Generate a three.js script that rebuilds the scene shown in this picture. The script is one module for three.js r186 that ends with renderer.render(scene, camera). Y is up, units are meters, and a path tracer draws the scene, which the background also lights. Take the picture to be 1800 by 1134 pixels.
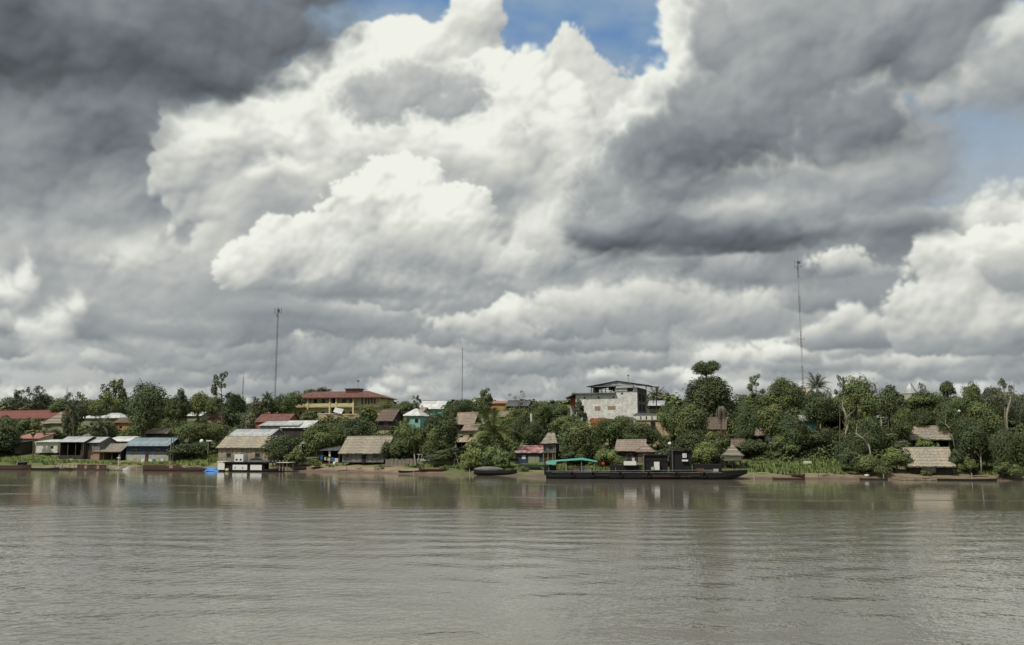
import * as THREE from 'three';
import { mergeGeometries } from 'three/addons/utils/BufferGeometryUtils.js';

// ---------------------------------------------------------------- camera, sky, sun, exposure
const HC = 6.3, F = 1560, PITCH = Math.atan(213 / 1560);     // eye height over the river (m); focal length in photo pixels
const scene = new THREE.Scene();
const camera = new THREE.PerspectiveCamera((2 * Math.atan(567 / F) * 180) / Math.PI, 1800 / 1134, 0.3, 6000);
camera.position.set(0, HC, 0);
camera.rotation.x = PITCH;
scene.add(camera);
const renderer = new THREE.WebGLRenderer({ antialias: true });
renderer.toneMapping = THREE.LinearToneMapping;
renderer.toneMappingExposure = 1;
renderer.shadowMap.enabled = true;

// ---------------------------------------------------------------- sky (computed: air and clouds)
const RAD = Math.PI / 180;
function hash3(x, y, z) {
  let h = Math.imul(x, 374761393) ^ Math.imul(y, 668265263) ^ Math.imul(z, 2147483647 ^ 0x5bd1e995);
  h = Math.imul(h ^ (h >>> 13), 1274126177); h ^= h >>> 16;
  return h >>> 0;
}
const h01 = (x, y, z) => hash3(x, y, z) / 4294967296;
function vnoise(x, y, z) {                                  // smooth value noise, 0..1
  const ix = Math.floor(x), iy = Math.floor(y), iz = Math.floor(z);
  let fx = x - ix, fy = y - iy, fz = z - iz;
  fx = fx * fx * fx * (fx * (fx * 6 - 15) + 10); fy = fy * fy * fy * (fy * (fy * 6 - 15) + 10); fz = fz * fz * fz * (fz * (fz * 6 - 15) + 10);
  const l = (a, b, t) => a + (b - a) * t;
  const c = (i, j, k) => h01(ix + i, iy + j, iz + k);
  return l(l(l(c(0, 0, 0), c(1, 0, 0), fx), l(c(0, 1, 0), c(1, 1, 0), fx), fy), l(l(c(0, 0, 1), c(1, 0, 1), fx), l(c(0, 1, 1), c(1, 1, 1), fx), fy), fz);
}
function fbm(x, y, z, n) {
  let s = 0, a = 0.5, t = 0;
  for (let i = 0; i < n; i++) { s += a * vnoise(x, y, z); t += a; a *= 0.5; x = x * 2.03 + 17.1; y = y * 2.03 - 9.7; z = z * 2.03 + 5.3; }
  return s / t;
}
function puff(x, y, z) {                                    // one octave of round puffs: 1 at their centres, 0 between them
  const ix = Math.floor(x), iy = Math.floor(y), iz = Math.floor(z);
  let best = 9;
  for (let k = -1; k <= 1; k++) for (let j = -1; j <= 1; j++) for (let i = -1; i <= 1; i++) {
    const h = hash3(ix + i, iy + j, iz + k);
    const dx = ix + i + (h & 1023) / 1023 - x, dy = iy + j + ((h >>> 10) & 1023) / 1023 - y, dz = iz + k + ((h >>> 20) & 1023) / 1023 - z;
    const d = dx * dx + dy * dy + dz * dz;
    if (d < best) best = d;
  }
  return 1 - Math.min(1, best);
}
const sstep = (a, b, x) => { const t = Math.min(1, Math.max(0, (x - a) / (b - a))); return t * t * (3 - 2 * t); };
const mixn = (a, b, t) => a + (b - a) * t;
// A grey level (0..255, as a picture shows it) becomes the colour of a cloud that bright: shaded parts blue, sunlit parts cream
function cloudColor(L, out) {
  const t = sstep(85, 215, L), w = sstep(120, 235, L);
  out[0] = L * mixn(0.94, 1.0, t); out[1] = L * mixn(1.0, 1.008, t); out[2] = L * mixn(1.05, mixn(1.003, 0.968, w), t);
}
const lin = (v) => { v = Math.max(0, v) / 255; return v <= 0.04045 ? v / 12.92 : Math.pow((v + 0.055) / 1.055, 2.4); };

function cloudList(toSky) {
  // Each cloud: b = lobes [x, y, rx, ry], top / bot = grey level of its sunlit crown and of its base, o = size of its puffs (0 large .. 4 small),
  // amp = how much puffs shape the outline, soft = width of its edge, k = relief, flat = level of a flat base
  const C = [];
  const add = (o) => C.push({ amp: 0.55, soft: 0.25, k: 1, o: 1, ...o });
  // far rank of low cumulus over the horizon, in view and all round
  let seed = 5;
  const rnd = () => { seed = (seed + 0x6d2b79f5) | 0; let t = Math.imul(seed ^ (seed >>> 15), 1 | seed); t = (t + Math.imul(t ^ (t >>> 7), 61 | t)) ^ t; return ((t ^ (t >>> 14)) >>> 0) / 4294967296; };
  const low = Array.from({ length: 1000 }, () => [rnd() * 360 - 180, 0.6 + 10.5 * Math.pow(rnd(), 0.9)]).sort((p, q) => p[1] - q[1]);
  for (const [az, e] of low) {
    const s = (1.5 + e * 0.52) * (0.6 + rnd() * 0.8), lobes = [];
    for (let k = 0; k < 4; k++) lobes.push([az + (rnd() - 0.5) * s * 1.5, e + rnd() * s * 0.28, s * (0.3 + rnd() * 0.4), s * (0.16 + rnd() * 0.26)]);
    const bright = rnd();
    add({ sky: lobes, top: 184 + bright * 50, bot: 148 + rnd() * 24 - e, o: e < 3 ? 4 : e < 7 ? 3 : 2, amp: 0.85, soft: 0.3 + rnd() * 0.5, k: 1, flatEl: e - s * 0.08, a: 0.7 + rnd() * 0.25 });
  }
  // outside the frame: the same kind of broken cumulus
  for (let n = 0; n < 150; n++) {
    const az = -180 + rnd() * 360, e = 9 + Math.pow(rnd(), 1.2) * 76, dark = rnd();
    if (Math.abs(az) < 48 && e < 42) continue;
    const s = 5 + e * 0.2 + rnd() * 6, st = 1 / Math.max(0.2, Math.cos(e * RAD)), lobes = [];
    for (let k = 0; k < 4; k++) lobes.push([az + (rnd() - 0.5) * s * 2 * st, e + (rnd() - 0.35) * s * 0.5, s * (0.7 + rnd() * 0.6) * st, s * (0.35 + rnd() * 0.35)]);
    add({ sky: lobes, top: dark < 0.45 ? 140 : 222, bot: dark < 0.45 ? 105 : 165, o: 1, amp: 0.6, soft: dark < 0.45 ? 0.6 : 0.28, k: dark < 0.45 ? 0.5 : 1 });
  }
  const px = (o) => add({ ...o, sky: o.b.map(([x, y, rx, ry]) => { const c = toSky(x, y), d = toSky(x + rx, y), e = toSky(x, y - ry); return [c[0], c[1], d[0] - c[0], e[1] - c[1]]; }), flatEl: o.flat ? toSky(900, o.flat)[1] : undefined });
  PHOTO_CLOUDS(px);
  return C;
}
function paintRegion(W, H, c0, c1, r0, r1, step, clouds, into) {
  // paints columns c0..c1 and rows r0..r1 (in full-size pixels) with one sample every «step» pixels
  const w = Math.ceil((c1 - c0) / step) + 1, h = Math.ceil((r1 - r0) / step) + 1, n = w * h;
  const col = new Float32Array(n * 3), P = [], AZ = new Float32Array(w), EL = new Float32Array(h);
  for (let i = 0; i < w; i++) AZ[i] = ((c0 + i * step + 0.5) / W) * 360 - 90 ;
  for (let j = 0; j < h; j++) EL[j] = ((r0 + j * step + 0.5) / H) * 180 - 90;
  for (let i = 0; i < w; i++) { while (AZ[i] > 180) AZ[i] -= 360; while (AZ[i] < -180) AZ[i] += 360; }
  const freqs = [4.6, 9.5, 19, 39, 80, 165], warpA = new Float32Array(n), warpB = new Float32Array(n), fine = new Float32Array(n);
  for (let k = 0; k < 6; k++) P.push(new Float32Array(n));
  const rgb = [0, 0, 0];
  for (let j = 0; j < h; j++) for (let i = 0; i < w; i++) {
    const at = j * w + i, ce = Math.cos(EL[j] * RAD), x = ce * Math.sin(AZ[i] * RAD), y = Math.sin(EL[j] * RAD), z = -ce * Math.cos(AZ[i] * RAD);
    const wx = fbm(x * 9 + 3, y * 11, z * 9, 5) - 0.5, wy = fbm(x * 9 - 7, y * 11 + 4, z * 9 + 9, 5) - 0.5;
    warpA[at] = wx; warpB[at] = wy;
    const qx = x + wx * 0.05, qy = y * 1.12 + wy * 0.05, qz = z + (wx - wy) * 0.03;
    for (let k = 0; k < 6; k++) P[k][at] = step > 2 && k > 3 ? 0.55 : puff(qx * freqs[k] + k * 3.7, qy * freqs[k], qz * freqs[k]);
    fine[at] = fbm(x * 26 + wx * 2, y * 40 + wy * 2, z * 26, 5) - 0.5;
    // clear air behind the clouds, paler towards the horizon, with a broken sheet of distant cloud seen edge-on
    const e = Math.max(0, EL[j]), t = Math.exp(-e / 13);
    let r = mixn(88, 178, t), g = mixn(130, 190, t), b = mixn(182, 204, t);
    const veil = sstep(0.3, 0.55, fbm(x * 6 + 20, y * 12, z * 6, 5)) * 0.5 + sstep(19, 6, e) * 0.9;
    const s = 1 / (y + 0.05), deck = fbm(x * s * 1.1 + wx, 5, z * s * 1.1 + wy, 5);
    cloudColor(mixn(176, 196, deck) + fine[at] * 20, rgb);
    const a = Math.min(1, veil);
    col[at * 3] = mixn(r, rgb[0], a); col[at * 3 + 1] = mixn(g, rgb[1], a); col[at * 3 + 2] = mixn(b, rgb[2], a);
  }
  const hb = new Float32Array(n), pb = new Float32Array(n);
  clouds.forEach((c, ci) => {
    let e0 = 99, e1 = -99, a0 = 999, a1 = -999;
    for (const [az, el, rx, ry] of c.sky) { e0 = Math.min(e0, el - ry * 1.8); e1 = Math.max(e1, el + ry * 1.8); a0 = Math.min(a0, az - rx * 1.8); a1 = Math.max(a1, az + rx * 1.8); }
    let j0 = h, j1 = -1; for (let j = 0; j < h; j++) if (EL[j] >= e0 && EL[j] <= e1) { j0 = Math.min(j0, j); j1 = Math.max(j1, j); }
    if (j1 - j0 < 2) return;
    const cols = []; const mid = (a0 + a1) / 2, half = (a1 - a0) / 2, dA = (a) => { let d = a - mid; while (d > 180) d -= 360; while (d < -180) d += 360; return d; };
    for (let i = 0; i < w; i++) if (Math.abs(dA(AZ[i])) <= half) cols.push(i);
    if (!cols.length) return;
    const o = c.o, g = Math.pow(0.5, o), deg = 180 / H * step;          // puff size falls with o
    for (let j = j0; j <= j1; j++) for (const i of cols) {
      const at = j * w + i, az = mid + dA(AZ[i]) + warpA[at] * 7 * g * (c.wob ?? 1), el = EL[j] + warpB[at] * 5 * g * (c.wob ?? 1);
      let m = 0, best = -9;
      for (const [x, y, rx, ry] of c.sky) {
        let d = az - x; const ex = d / rx, ey = (el - y) / ry, v = 1 - Math.sqrt(ex * ex + ey * ey);
        if (v > best) best = v;
        m += Math.exp(Math.max(-9, v) * 9);
      }
      let v = Math.max(best, Math.log(m) / 9);
      const p = P[o][at] * 0.38 + P[Math.min(5, o + 1)][at] * 0.25 + P[Math.min(5, o + 2)][at] * 0.2 + P[Math.min(5, o + 3)][at] * 0.17;
      pb[at] = p;
      v += c.amp * (p - 0.62) * 1.25 + fine[at] * 0.3 * (c.wisp ?? 0.5) - 0.05;
      if (c.flatEl !== undefined) v -= sstep(c.flatEl + 0.35 + fine[at] * 1.2, c.flatEl - 0.9 + fine[at] * 1.2, EL[j]) * 0.9;
      hb[at] = v;
    }
    let lo = 99, hi = -99; for (const [, el, , ry] of c.sky) { lo = Math.min(lo, el - ry); hi = Math.max(hi, el + ry); }
    lo = Math.max(lo, c.flatEl ?? -99);
    // the relief that light falls on is a smoothed one: cloud scatters light inside itself
    const m = cols.length, q = j1 - j0 + 1, s1 = new Float32Array(m * q), s2 = new Float32Array(m * q), s3 = new Float32Array(m * q), tmp = new Float32Array(m * q);
    for (let j = 0; j < q; j++) for (let i = 0; i < m; i++) s1[j * m + i] = Math.sqrt(Math.max(0, hb[(j + j0) * w + cols[i]]) + 0.01);
    for (let j = 0; j < q; j++) for (let i = 0; i < m; i++) s3[j * m + i] = pb[(j + j0) * w + cols[i]];
    const blur = (src, r) => {
      const R = Math.max(1, Math.round(r / deg));
      for (let pass = 0; pass < 2; pass++) {
        for (let j = 0; j < q; j++) { let t = 0; const b = j * m; for (let i = -R; i <= R; i++) t += src[b + Math.min(m - 1, Math.max(0, i))]; for (let i = 0; i < m; i++) { tmp[b + i] = t / (2 * R + 1); t += src[b + Math.min(m - 1, i + R + 1)] - src[b + Math.max(0, i - R)]; } }
        for (let i = 0; i < m; i++) { let t = 0; for (let j = -R; j <= R; j++) t += tmp[Math.min(q - 1, Math.max(0, j)) * m + i]; for (let j = 0; j < q; j++) { src[j * m + i] = t / (2 * R + 1); t += tmp[Math.min(q - 1, j + R + 1) * m + i] - tmp[Math.max(0, j - R) * m + i]; } }
      }
    };
    const size = 1.3 * g + 0.12;
    blur(s3, 0.07); blur(s1, size * 0.07); s2.set(s1); blur(s2, size * 0.9);
    for (let j = 0; j < q; j++) for (let i = 0; i < m; i++) {
      const at = (j + j0) * w + cols[i], v = hb[at], a = sstep(0, c.soft, v) * (c.a ?? 1);
      if (a <= 0.002) continue;
      const il = Math.max(0, i - 1), ir = Math.min(m - 1, i + 1), jd = Math.max(0, j - 1), ju = Math.min(q - 1, j + 1);
      const slope = (f, kk) => { const gx = (f[j * m + ir] - f[j * m + il]) / (2 * deg) * kk, gy = (f[ju * m + i] - f[jd * m + i]) / (2 * deg) * kk; return (gx * 0.42 - gy * 0.68 + 0.6) / Math.sqrt(1 + gx * gx + gy * gy) - 0.6; }; // sun up to the left, behind the viewer
      const puffs = s3[j * m + i] - 0.64, light = slope(s1, size * 1.5) * 0.5 + slope(s2, size * 3.4) * 0.75 + slope(s3, size * 1.2) * 0.26 * (c.crisp ?? 1);
      const up = sstep(0.0, 0.9, (EL[j + j0] - lo) / (hi - lo) + warpA[at] * 0.9);
      let L = mixn(c.bot, c.top, up) + c.k * light * 58 + puffs * 44 * (c.crisp ?? 1) + (warpB[at] * 46 + fine[at] * 22) * (c.mottle ?? 1);
      L -= (c.dense ?? 0) * sstep(0, 0.7, v);
      L += (c.rim ?? 0) * sstep(0.3, 0.02, v) ;
      const lowSky = sstep(13, 9, EL[j + j0]), soft = L < 168 ? 168 - (168 - L) * 0.5 : L;   // air between brightens distant shade
      L = Math.min(240, Math.max(82, mixn(L, soft, lowSky)));
      cloudColor(L, rgb);
      for (let k = 0; k < 3; k++) col[at * 3 + k] = mixn(col[at * 3 + k], rgb[k], a);
    }
  });
  // write out, bilinear where step > 1
  for (let r = r0; r < r1; r++) for (let cc = c0; cc < c1; cc++) {
    const fx = (cc - c0) / step, fy = (r - r0) / step, i = Math.min(w - 2, Math.floor(fx)), j = Math.min(h - 2, Math.floor(fy)), tx = fx - i, ty = fy - j, dst = (r * W + (((cc % W) + W) % W)) * 4;
    for (let k = 0; k < 3; k++) {
      const A = col[(j * w + i) * 3 + k], B = col[(j * w + i + 1) * 3 + k], Cc = col[((j + 1) * w + i) * 3 + k], D = col[((j + 1) * w + i + 1) * 3 + k];
      into[dst + k] = lin(mixn(mixn(A, B, tx), mixn(Cc, D, tx), ty));
    }
    into[dst + 3] = 1;
  }
}
function makeSky(W, H, toSky) {
  // column of azimuth a (0 = straight ahead, -z): (a + 90) / 360 of the width
  const data = new Float32Array(W * H * 4), clouds = cloudList(toSky), col = (a) => Math.round(((a + 90) / 360) * W);
  const hor = H / 2, top = Math.round(H * (0.5 + 30.5 / 180));
  paintRegion(W, H, 0, W, hor - 8, H, 4, clouds, data);
  paintRegion(W, H, col(-34.5), col(34.5), hor - 8, top, 1, clouds, data);
  for (let r = 0; r < hor - 8; r++) for (let c = 0; c < W; c++) { const d = (r * W + c) * 4; data[d] = 0.16; data[d + 1] = 0.16; data[d + 2] = 0.14; data[d + 3] = 1; }
  return data;
}

function PHOTO_CLOUDS(px) {
  const RIGHT = [[1400, 80, 240, 180], [1300, 190, 205, 140], [1180, 265, 130, 90], [1570, 70, 190, 145], [1700, -10, 120, 76], [1275, 70, 84, 120], [1500, 220, 150, 84]];
  // middle distance
  px({ b: [[120, 560, 240, 60], [330, 575, 220, 50], [60, 500, 110, 70]], top: 205, bot: 140, o: 2, amp: 0.6, soft: 0.3, flat: 612 });
  px({ b: [[620, 560, 260, 46], [840, 545, 200, 42], [980, 560, 120, 50]], top: 214, bot: 150, o: 2, amp: 0.75, soft: 0.3, flat: 602 });
  px({ b: [[900, 560, 100, 60], [960, 545, 60, 50], [820, 570, 80, 30]], top: 232, bot: 180, o: 3, amp: 0.9, soft: 0.5, flat: 610, a: 0.9, wob: 1.6 });
  px({ b: [[1120, 540, 210, 60], [1300, 555, 180, 50]], top: 205, bot: 158, o: 2, amp: 0.75, soft: 0.5, flat: 606 });
  px({ b: [[1540, 500, 130, 60], [1470, 540, 120, 50]], top: 190, bot: 140, o: 2, amp: 0.6, soft: 0.5, flat: 556 });
  px({ b: [[1500, 590, 130, 40], [1620, 580, 130, 40], [1490, 560, 40, 40]], top: 220, bot: 140, o: 2, amp: 0.7, soft: 0.3, flat: 622 });
  px({ b: [[1780, 120, 150, 110], [1560, 60, 250, 170], [1590, 240, 120, 100], [1480, 290, 210, 120], [1520, 450, 250, 110], [1240, 330, 240, 130]], top: 166, bot: 150, o: 1, amp: 0.6, soft: 0.6, k: 0.7, a: 0.97, mottle: 1.3 });
  px({ b: [[1700, 520, 110, 95], [1650, 460, 60, 55], [1790, 470, 80, 80], [1640, 560, 90, 80], [1770, 580, 130, 70], [1740, 425, 40, 36]], top: 216, bot: 164, o: 2, amp: 0.95, soft: 0.2, k: 1.1, flat: 640, crisp: 1.6 });
  px({ b: [[1780, 475, 66, 42], [1850, 470, 80, 60]], top: 184, bot: 150, o: 2, amp: 0.8, soft: 0.4, k: 0.7 });
  // the grey mass at mid height, from the edge of the frame to behind the tall cumulus
  px({ b: [[100, 420, 400, 220], [420, 450, 300, 160], [250, 500, 340, 120], [80, 240, 380, 240], [220, 60, 400, 200]], top: 134, bot: 172, o: 1, amp: 0.7, soft: 0.6, k: 0.9, mottle: 1.8, crisp: 1.3 });
  px({ b: [[200, 440, 150, 90], [330, 500, 180, 90]], top: 182, bot: 142, o: 2, amp: 0.9, soft: 0.9, k: 0.9, a: 0.8 });
  px({ b: [[66, 475, 34, 50], [30, 510, 60, 46], [20, 560, 56, 46]], top: 230, bot: 196, o: 2, amp: 1.1, soft: 0.8, k: 1, a: 0.9, wob: 2.4 });
  px({ b: [[120, 555, 56, 56], [80, 580, 80, 34], [150, 530, 30, 46]], top: 226, bot: 196, o: 2, amp: 1.1, soft: 0.8, k: 1, a: 0.85, wob: 2.4 });
  px({ b: [[245, 450, 80, 64]], top: 214, bot: 168, o: 2, amp: 0.9, soft: 0.8, k: 0.8, wob: 1.6 });
  px({ b: [[60, 320, 130, 70], [190, 360, 140, 80]], top: 168, bot: 138, o: 2, amp: 1.0, soft: 1.0, k: 0.9, a: 0.7, wob: 1.5 });
  // the tall sunlit cumulus
  px({ b: [[830, 40, 58, 58], [810, 110, 80, 80]], top: 220, bot: 192, o: 2, amp: 0.8, soft: 0.14 });
  px({ b: [[1000, 120, 60, 78], [1060, 220, 100, 100], [1130, 190, 70, 70], [1040, 320, 80, 120]], top: 218, bot: 190, o: 2, amp: 0.8, soft: 0.2 });
  px({ b: [[650, 140, 126, 104], [730, 100, 76, 70], [560, 170, 96, 86], [480, 230, 156, 106], [390, 250, 116, 94], [345, 310, 80, 80], [700, 250, 240, 160], [900, 220, 130, 130], [880, 300, 200, 180], [930, 400, 130, 130], [560, 370, 230, 150], [760, 430, 280, 130]], top: 226, bot: 188, o: 1, amp: 0.75, soft: 0.1, k: 1.15, mottle: 1.3, crisp: 1.7 });
  px({ b: [[590, 410, 240, 86], [470, 400, 140, 90], [720, 330, 140, 80], [400, 480, 150, 90]], top: 178, bot: 166, o: 1, amp: 0.8, soft: 1.0, k: 0.6, a: 0.85 });
  px({ b: [[490, 300, 56, 30], [455, 318, 28, 24]], top: 232, bot: 218, o: 2, amp: 1.0, soft: 0.6, a: 0.85 });
  px({ b: [[690, 170, 100, 46], [760, 150, 100, 52], [810, 180, 60, 36], [650, 150, 46, 32], [740, 120, 50, 30]], top: 166, bot: 160, o: 2, amp: 1.2, soft: 0.7, k: 0.6, a: 0.85, wob: 2.6 });
  px({ b: [[1010, 260, 70, 70], [960, 230, 60, 50]], top: 236, bot: 222, o: 2, amp: 1.0, soft: 0.5, k: 0.9, a: 0.9 });
  px({ b: [[890, 470, 160, 60], [960, 420, 90, 80]], top: 214, bot: 172, o: 2, amp: 0.8, soft: 0.4, k: 0.9 });
  px({ b: [[560, 380, 90, 60], [470, 360, 80, 50], [880, 340, 120, 60], [800, 300, 60, 40]], top: 184, bot: 172, o: 2, amp: 0.9, soft: 0.9, k: 0.5, a: 0.75 });
  // the lower sunlit cumulus in front of it, with a flat grey base
  px({ b: [[710, 340, 84, 74], [640, 380, 88, 74], [780, 390, 110, 76], [510, 432, 90, 56], [450, 480, 66, 66], [620, 460, 150, 60], [820, 460, 120, 55]], top: 234, bot: 204, o: 2, amp: 0.82, soft: 0.09, k: 1.2, flat: 524, mottle: 1.2, crisp: 1.7 });
  px({ b: [[780, 450, 220, 60], [600, 515, 180, 26]], top: 182, bot: 122, o: 2, amp: 0.8, soft: 0.8, k: 0.6, a: 0.8, flat: 530 });
  px({ b: [[480, 550, 240, 24], [300, 575, 180, 22]], top: 140, bot: 122, o: 2, amp: 0.7, soft: 0.8, k: 0.5, a: 0.9 });
  // the dark cloud at the upper edge and its veil below
  px({ b: [[40, 240, 280, 140], [180, 210, 150, 100], [20, 150, 280, 120], [260, 150, 180, 70]], top: 118, bot: 130, o: 1, amp: 0.7, soft: 0.8, k: 0.6, mottle: 1.4, a: 0.85 });
  px({ b: [[140, 50, 350, 112], [400, 40, 260, 100], [520, -40, 160, 90], [-40, 70, 280, 100], [330, 110, 180, 66]], top: 136, bot: 102, o: 1, amp: 0.6, soft: 0.5, k: 0.6, wisp: 1.4, mottle: 1 });
  // the dark cloud on the other side and its lower rank
  px({ b: RIGHT.map(([x, y, a, b]) => [x - 22, y - 4, a, b]), top: 238, bot: 222, o: 1, amp: 0.5, soft: 0.14, k: 0.9, wisp: 1 });
  px({ b: [[1790, 50, 70, 56], [1690, 130, 60, 60], [1660, 170, 50, 44]], top: 216, bot: 176, o: 2, amp: 1.0, soft: 0.5, k: 0.9, a: 0.9, wob: 1.6 });
  px({ b: [[1120, 390, 150, 84], [1300, 400, 190, 78], [1420, 390, 100, 70], [1060, 400, 80, 64]], top: 164, bot: 114, o: 1, amp: 0.6, soft: 0.5, k: 0.7, flat: 462, mottle: 1.2 });
  px({ b: [[1300, 365, 120, 44]], top: 204, bot: 176, o: 1, amp: 0.8, soft: 0.8, k: 0.6, a: 0.85 });
  px({ b: RIGHT, top: 154, bot: 116, o: 1, amp: 0.7, soft: 0.5, k: 0.6, wisp: 1.2, mottle: 1.1 });
  px({ b: [[1100, 260, 80, 60], [1060, 330, 80, 80], [1180, 330, 120, 50]], top: 146, bot: 138, o: 2, amp: 0.9, soft: 0.8, k: 0.6, a: 0.8 });
  px({ b: [[1560, 330, 150, 80], [1480, 410, 110, 50], [1600, 400, 110, 50]], top: 160, bot: 138, o: 1, amp: 0.8, soft: 0.8, k: 0.7, a: 0.85 });
  px({ b: [[1480, 470, 70, 36], [1540, 488, 50, 22]], top: 216, bot: 170, o: 3, amp: 0.8, soft: 0.4, k: 0.9, flat: 500 });
}


function ray(x, y) {                                          // direction of the sight line through a photo pixel
  const a = (x - 900) / F, b = (567 - y) / F, c = Math.cos(PITCH), s = Math.sin(PITCH);
  return new THREE.Vector3(a, b * c + s, -(c - b * s));
}
const skyTex = new THREE.DataTexture(makeSky(4096, 2048, (x, y) => {
  const d = ray(x, y).normalize();
  return [Math.atan2(d.x, -d.z) / RAD, Math.asin(d.y) / RAD];
}), 4096, 2048, THREE.RGBAFormat, THREE.FloatType);
skyTex.mapping = THREE.EquirectangularReflectionMapping;
skyTex.magFilter = THREE.LinearFilter; skyTex.needsUpdate = true;
scene.background = skyTex; scene.environment = skyTex;

const sun = new THREE.DirectionalLight(new THREE.Color().setRGB(1, 0.95, 0.86), 3.2);
sun.position.set(-215, 400, 10); sun.target.position.set(0, 0, -190);   // high, behind the viewer and to the left
sun.castShadow = true; sun.shadow.mapSize.set(4096, 4096);
Object.assign(sun.shadow.camera, { left: -260, right: 260, top: 260, bottom: -260, near: 1, far: 900 });
scene.add(sun, sun.target);

// ---------------------------------------------------------------- small tools
function rng(seed) { let s = seed >>> 0; return () => { s = (s + 0x6d2b79f5) | 0; let t = Math.imul(s ^ (s >>> 15), 1 | s); t = (t + Math.imul(t ^ (t >>> 7), 61 | t)) ^ t; return ((t ^ (t >>> 14)) >>> 0) / 4294967296; }; }
const V = (x, y, z) => new THREE.Vector3(x, y, z);
const used = new Map();
function numbered(name) { const n = used.get(name) ?? 0; used.set(name, n + 1); return n ? `${name}_${String(n).padStart(3, '0')}` : name; }
function thing(name, label, category, pos, yaw = 0, group) {
  const g = new THREE.Group(); g.name = numbered(name); g.position.copy(pos); g.rotation.y = yaw;
  g.userData.label = label; g.userData.category = category; if (group) g.userData.group = group;
  scene.add(g); return g;
}
function part(parent, name, geos, mat, label) {
  const list = (Array.isArray(geos) ? geos : [geos]).map((g) => (g.index ? g.toNonIndexed() : g));
  const geo = list.length === 1 ? list[0] : mergeGeometries(list.map(strip));
  const m = new THREE.Mesh(geo, mat); m.name = name; m.castShadow = m.receiveShadow = true;
  if (label) m.userData.label = label;
  parent.add(m); return m;
}
function strip(g) { const o = new THREE.BufferGeometry(); for (const k of ['position', 'normal', 'uv']) o.setAttribute(k, g.attributes[k]); return o; }
function metreUV(g) {                                         // texture coordinates in metres, by the way each face looks
  if (g.index) g = g.toNonIndexed();
  const p = g.attributes.position, n = g.attributes.normal, uv = new Float32Array(p.count * 2);
  for (let i = 0; i < p.count; i++) {
    const ax = Math.abs(n.getX(i)), ay = Math.abs(n.getY(i)), az = Math.abs(n.getZ(i));
    uv[2 * i] = ax > ay && ax > az ? p.getZ(i) : p.getX(i);
    uv[2 * i + 1] = ay >= ax && ay >= az ? p.getZ(i) : p.getY(i);
  }
  g.setAttribute('uv', new THREE.BufferAttribute(uv, 2)); return g;
}
function box(w, h, d, x = 0, y = 0, z = 0, ry = 0, rz = 0, rx = 0) {        // y is the underside
  const g = metreUV(new THREE.BoxGeometry(w, h, d).translate(0, h / 2, 0));
  if (rx) g.rotateX(rx); if (rz) g.rotateZ(rz); if (ry) g.rotateY(ry);
  return g.translate(x, y, z);
}
function bar(a, b, r0, r1 = r0, seg = 6) {                    // a round pole between two points
  const d = b.clone().sub(a), L = d.length();
  const g = new THREE.CylinderGeometry(r1, r0, L, seg, 1).translate(0, L / 2, 0);
  return g.applyQuaternion(new THREE.Quaternion().setFromUnitVectors(V(0, 1, 0), d.normalize())).translate(a.x, a.y, a.z).toNonIndexed();
}
function tris(list, uvs) {
  const p = new Float32Array(list.length * 3); list.forEach((v, i) => v.toArray(p, i * 3));
  const g = new THREE.BufferGeometry(); g.setAttribute('position', new THREE.BufferAttribute(p, 3)); g.computeVertexNormals();
  if (uvs) g.setAttribute('uv', new THREE.BufferAttribute(new Float32Array(uvs), 2)); else metreUV(g);
  return g;
}
function slab(a, b, c, d, t = 0.05) {                         // sheet a b (upper edge) c d (lower edge), with a thickness
  const n = b.clone().sub(a).cross(d.clone().sub(a)).normalize(); if (n.y < 0) n.negate();
  const q = [a, b, c, d].map((v) => v.clone().addScaledVector(n, -t)), L = [], U = [];
  const u = b.clone().sub(a).normalize(), f = (v) => { const w = v.clone().sub(a); const k = w.dot(u); return [k, w.addScaledVector(u, -k).length()]; };
  const quad = (i, j, k, l) => { L.push(i, j, k, i, k, l); for (const v of [i, j, k, i, k, l]) U.push(...f(v)); };
  quad(a, d, c, b); quad(q[0], q[1], q[2], q[3]); quad(a, b, q[1], q[0]); quad(b, c, q[2], q[1]); quad(c, d, q[3], q[2]); quad(d, a, q[0], q[3]);
  return tris(L, U);
}
function gable(a, b, c, t = 0.1) {                            // triangular wall
  const n = b.clone().sub(a).cross(c.clone().sub(a)).normalize().multiplyScalar(t);
  const q = [a, b, c].map((v) => v.clone().sub(n)), L = [a, b, c, q[2], q[1], q[0]];
  for (const [i, j] of [[0, 1], [1, 2], [2, 0]]) { const e = [a, b, c]; L.push(e[j], e[i], q[i], e[j], q[i], q[j]); }
  return tris(L);
}
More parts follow.
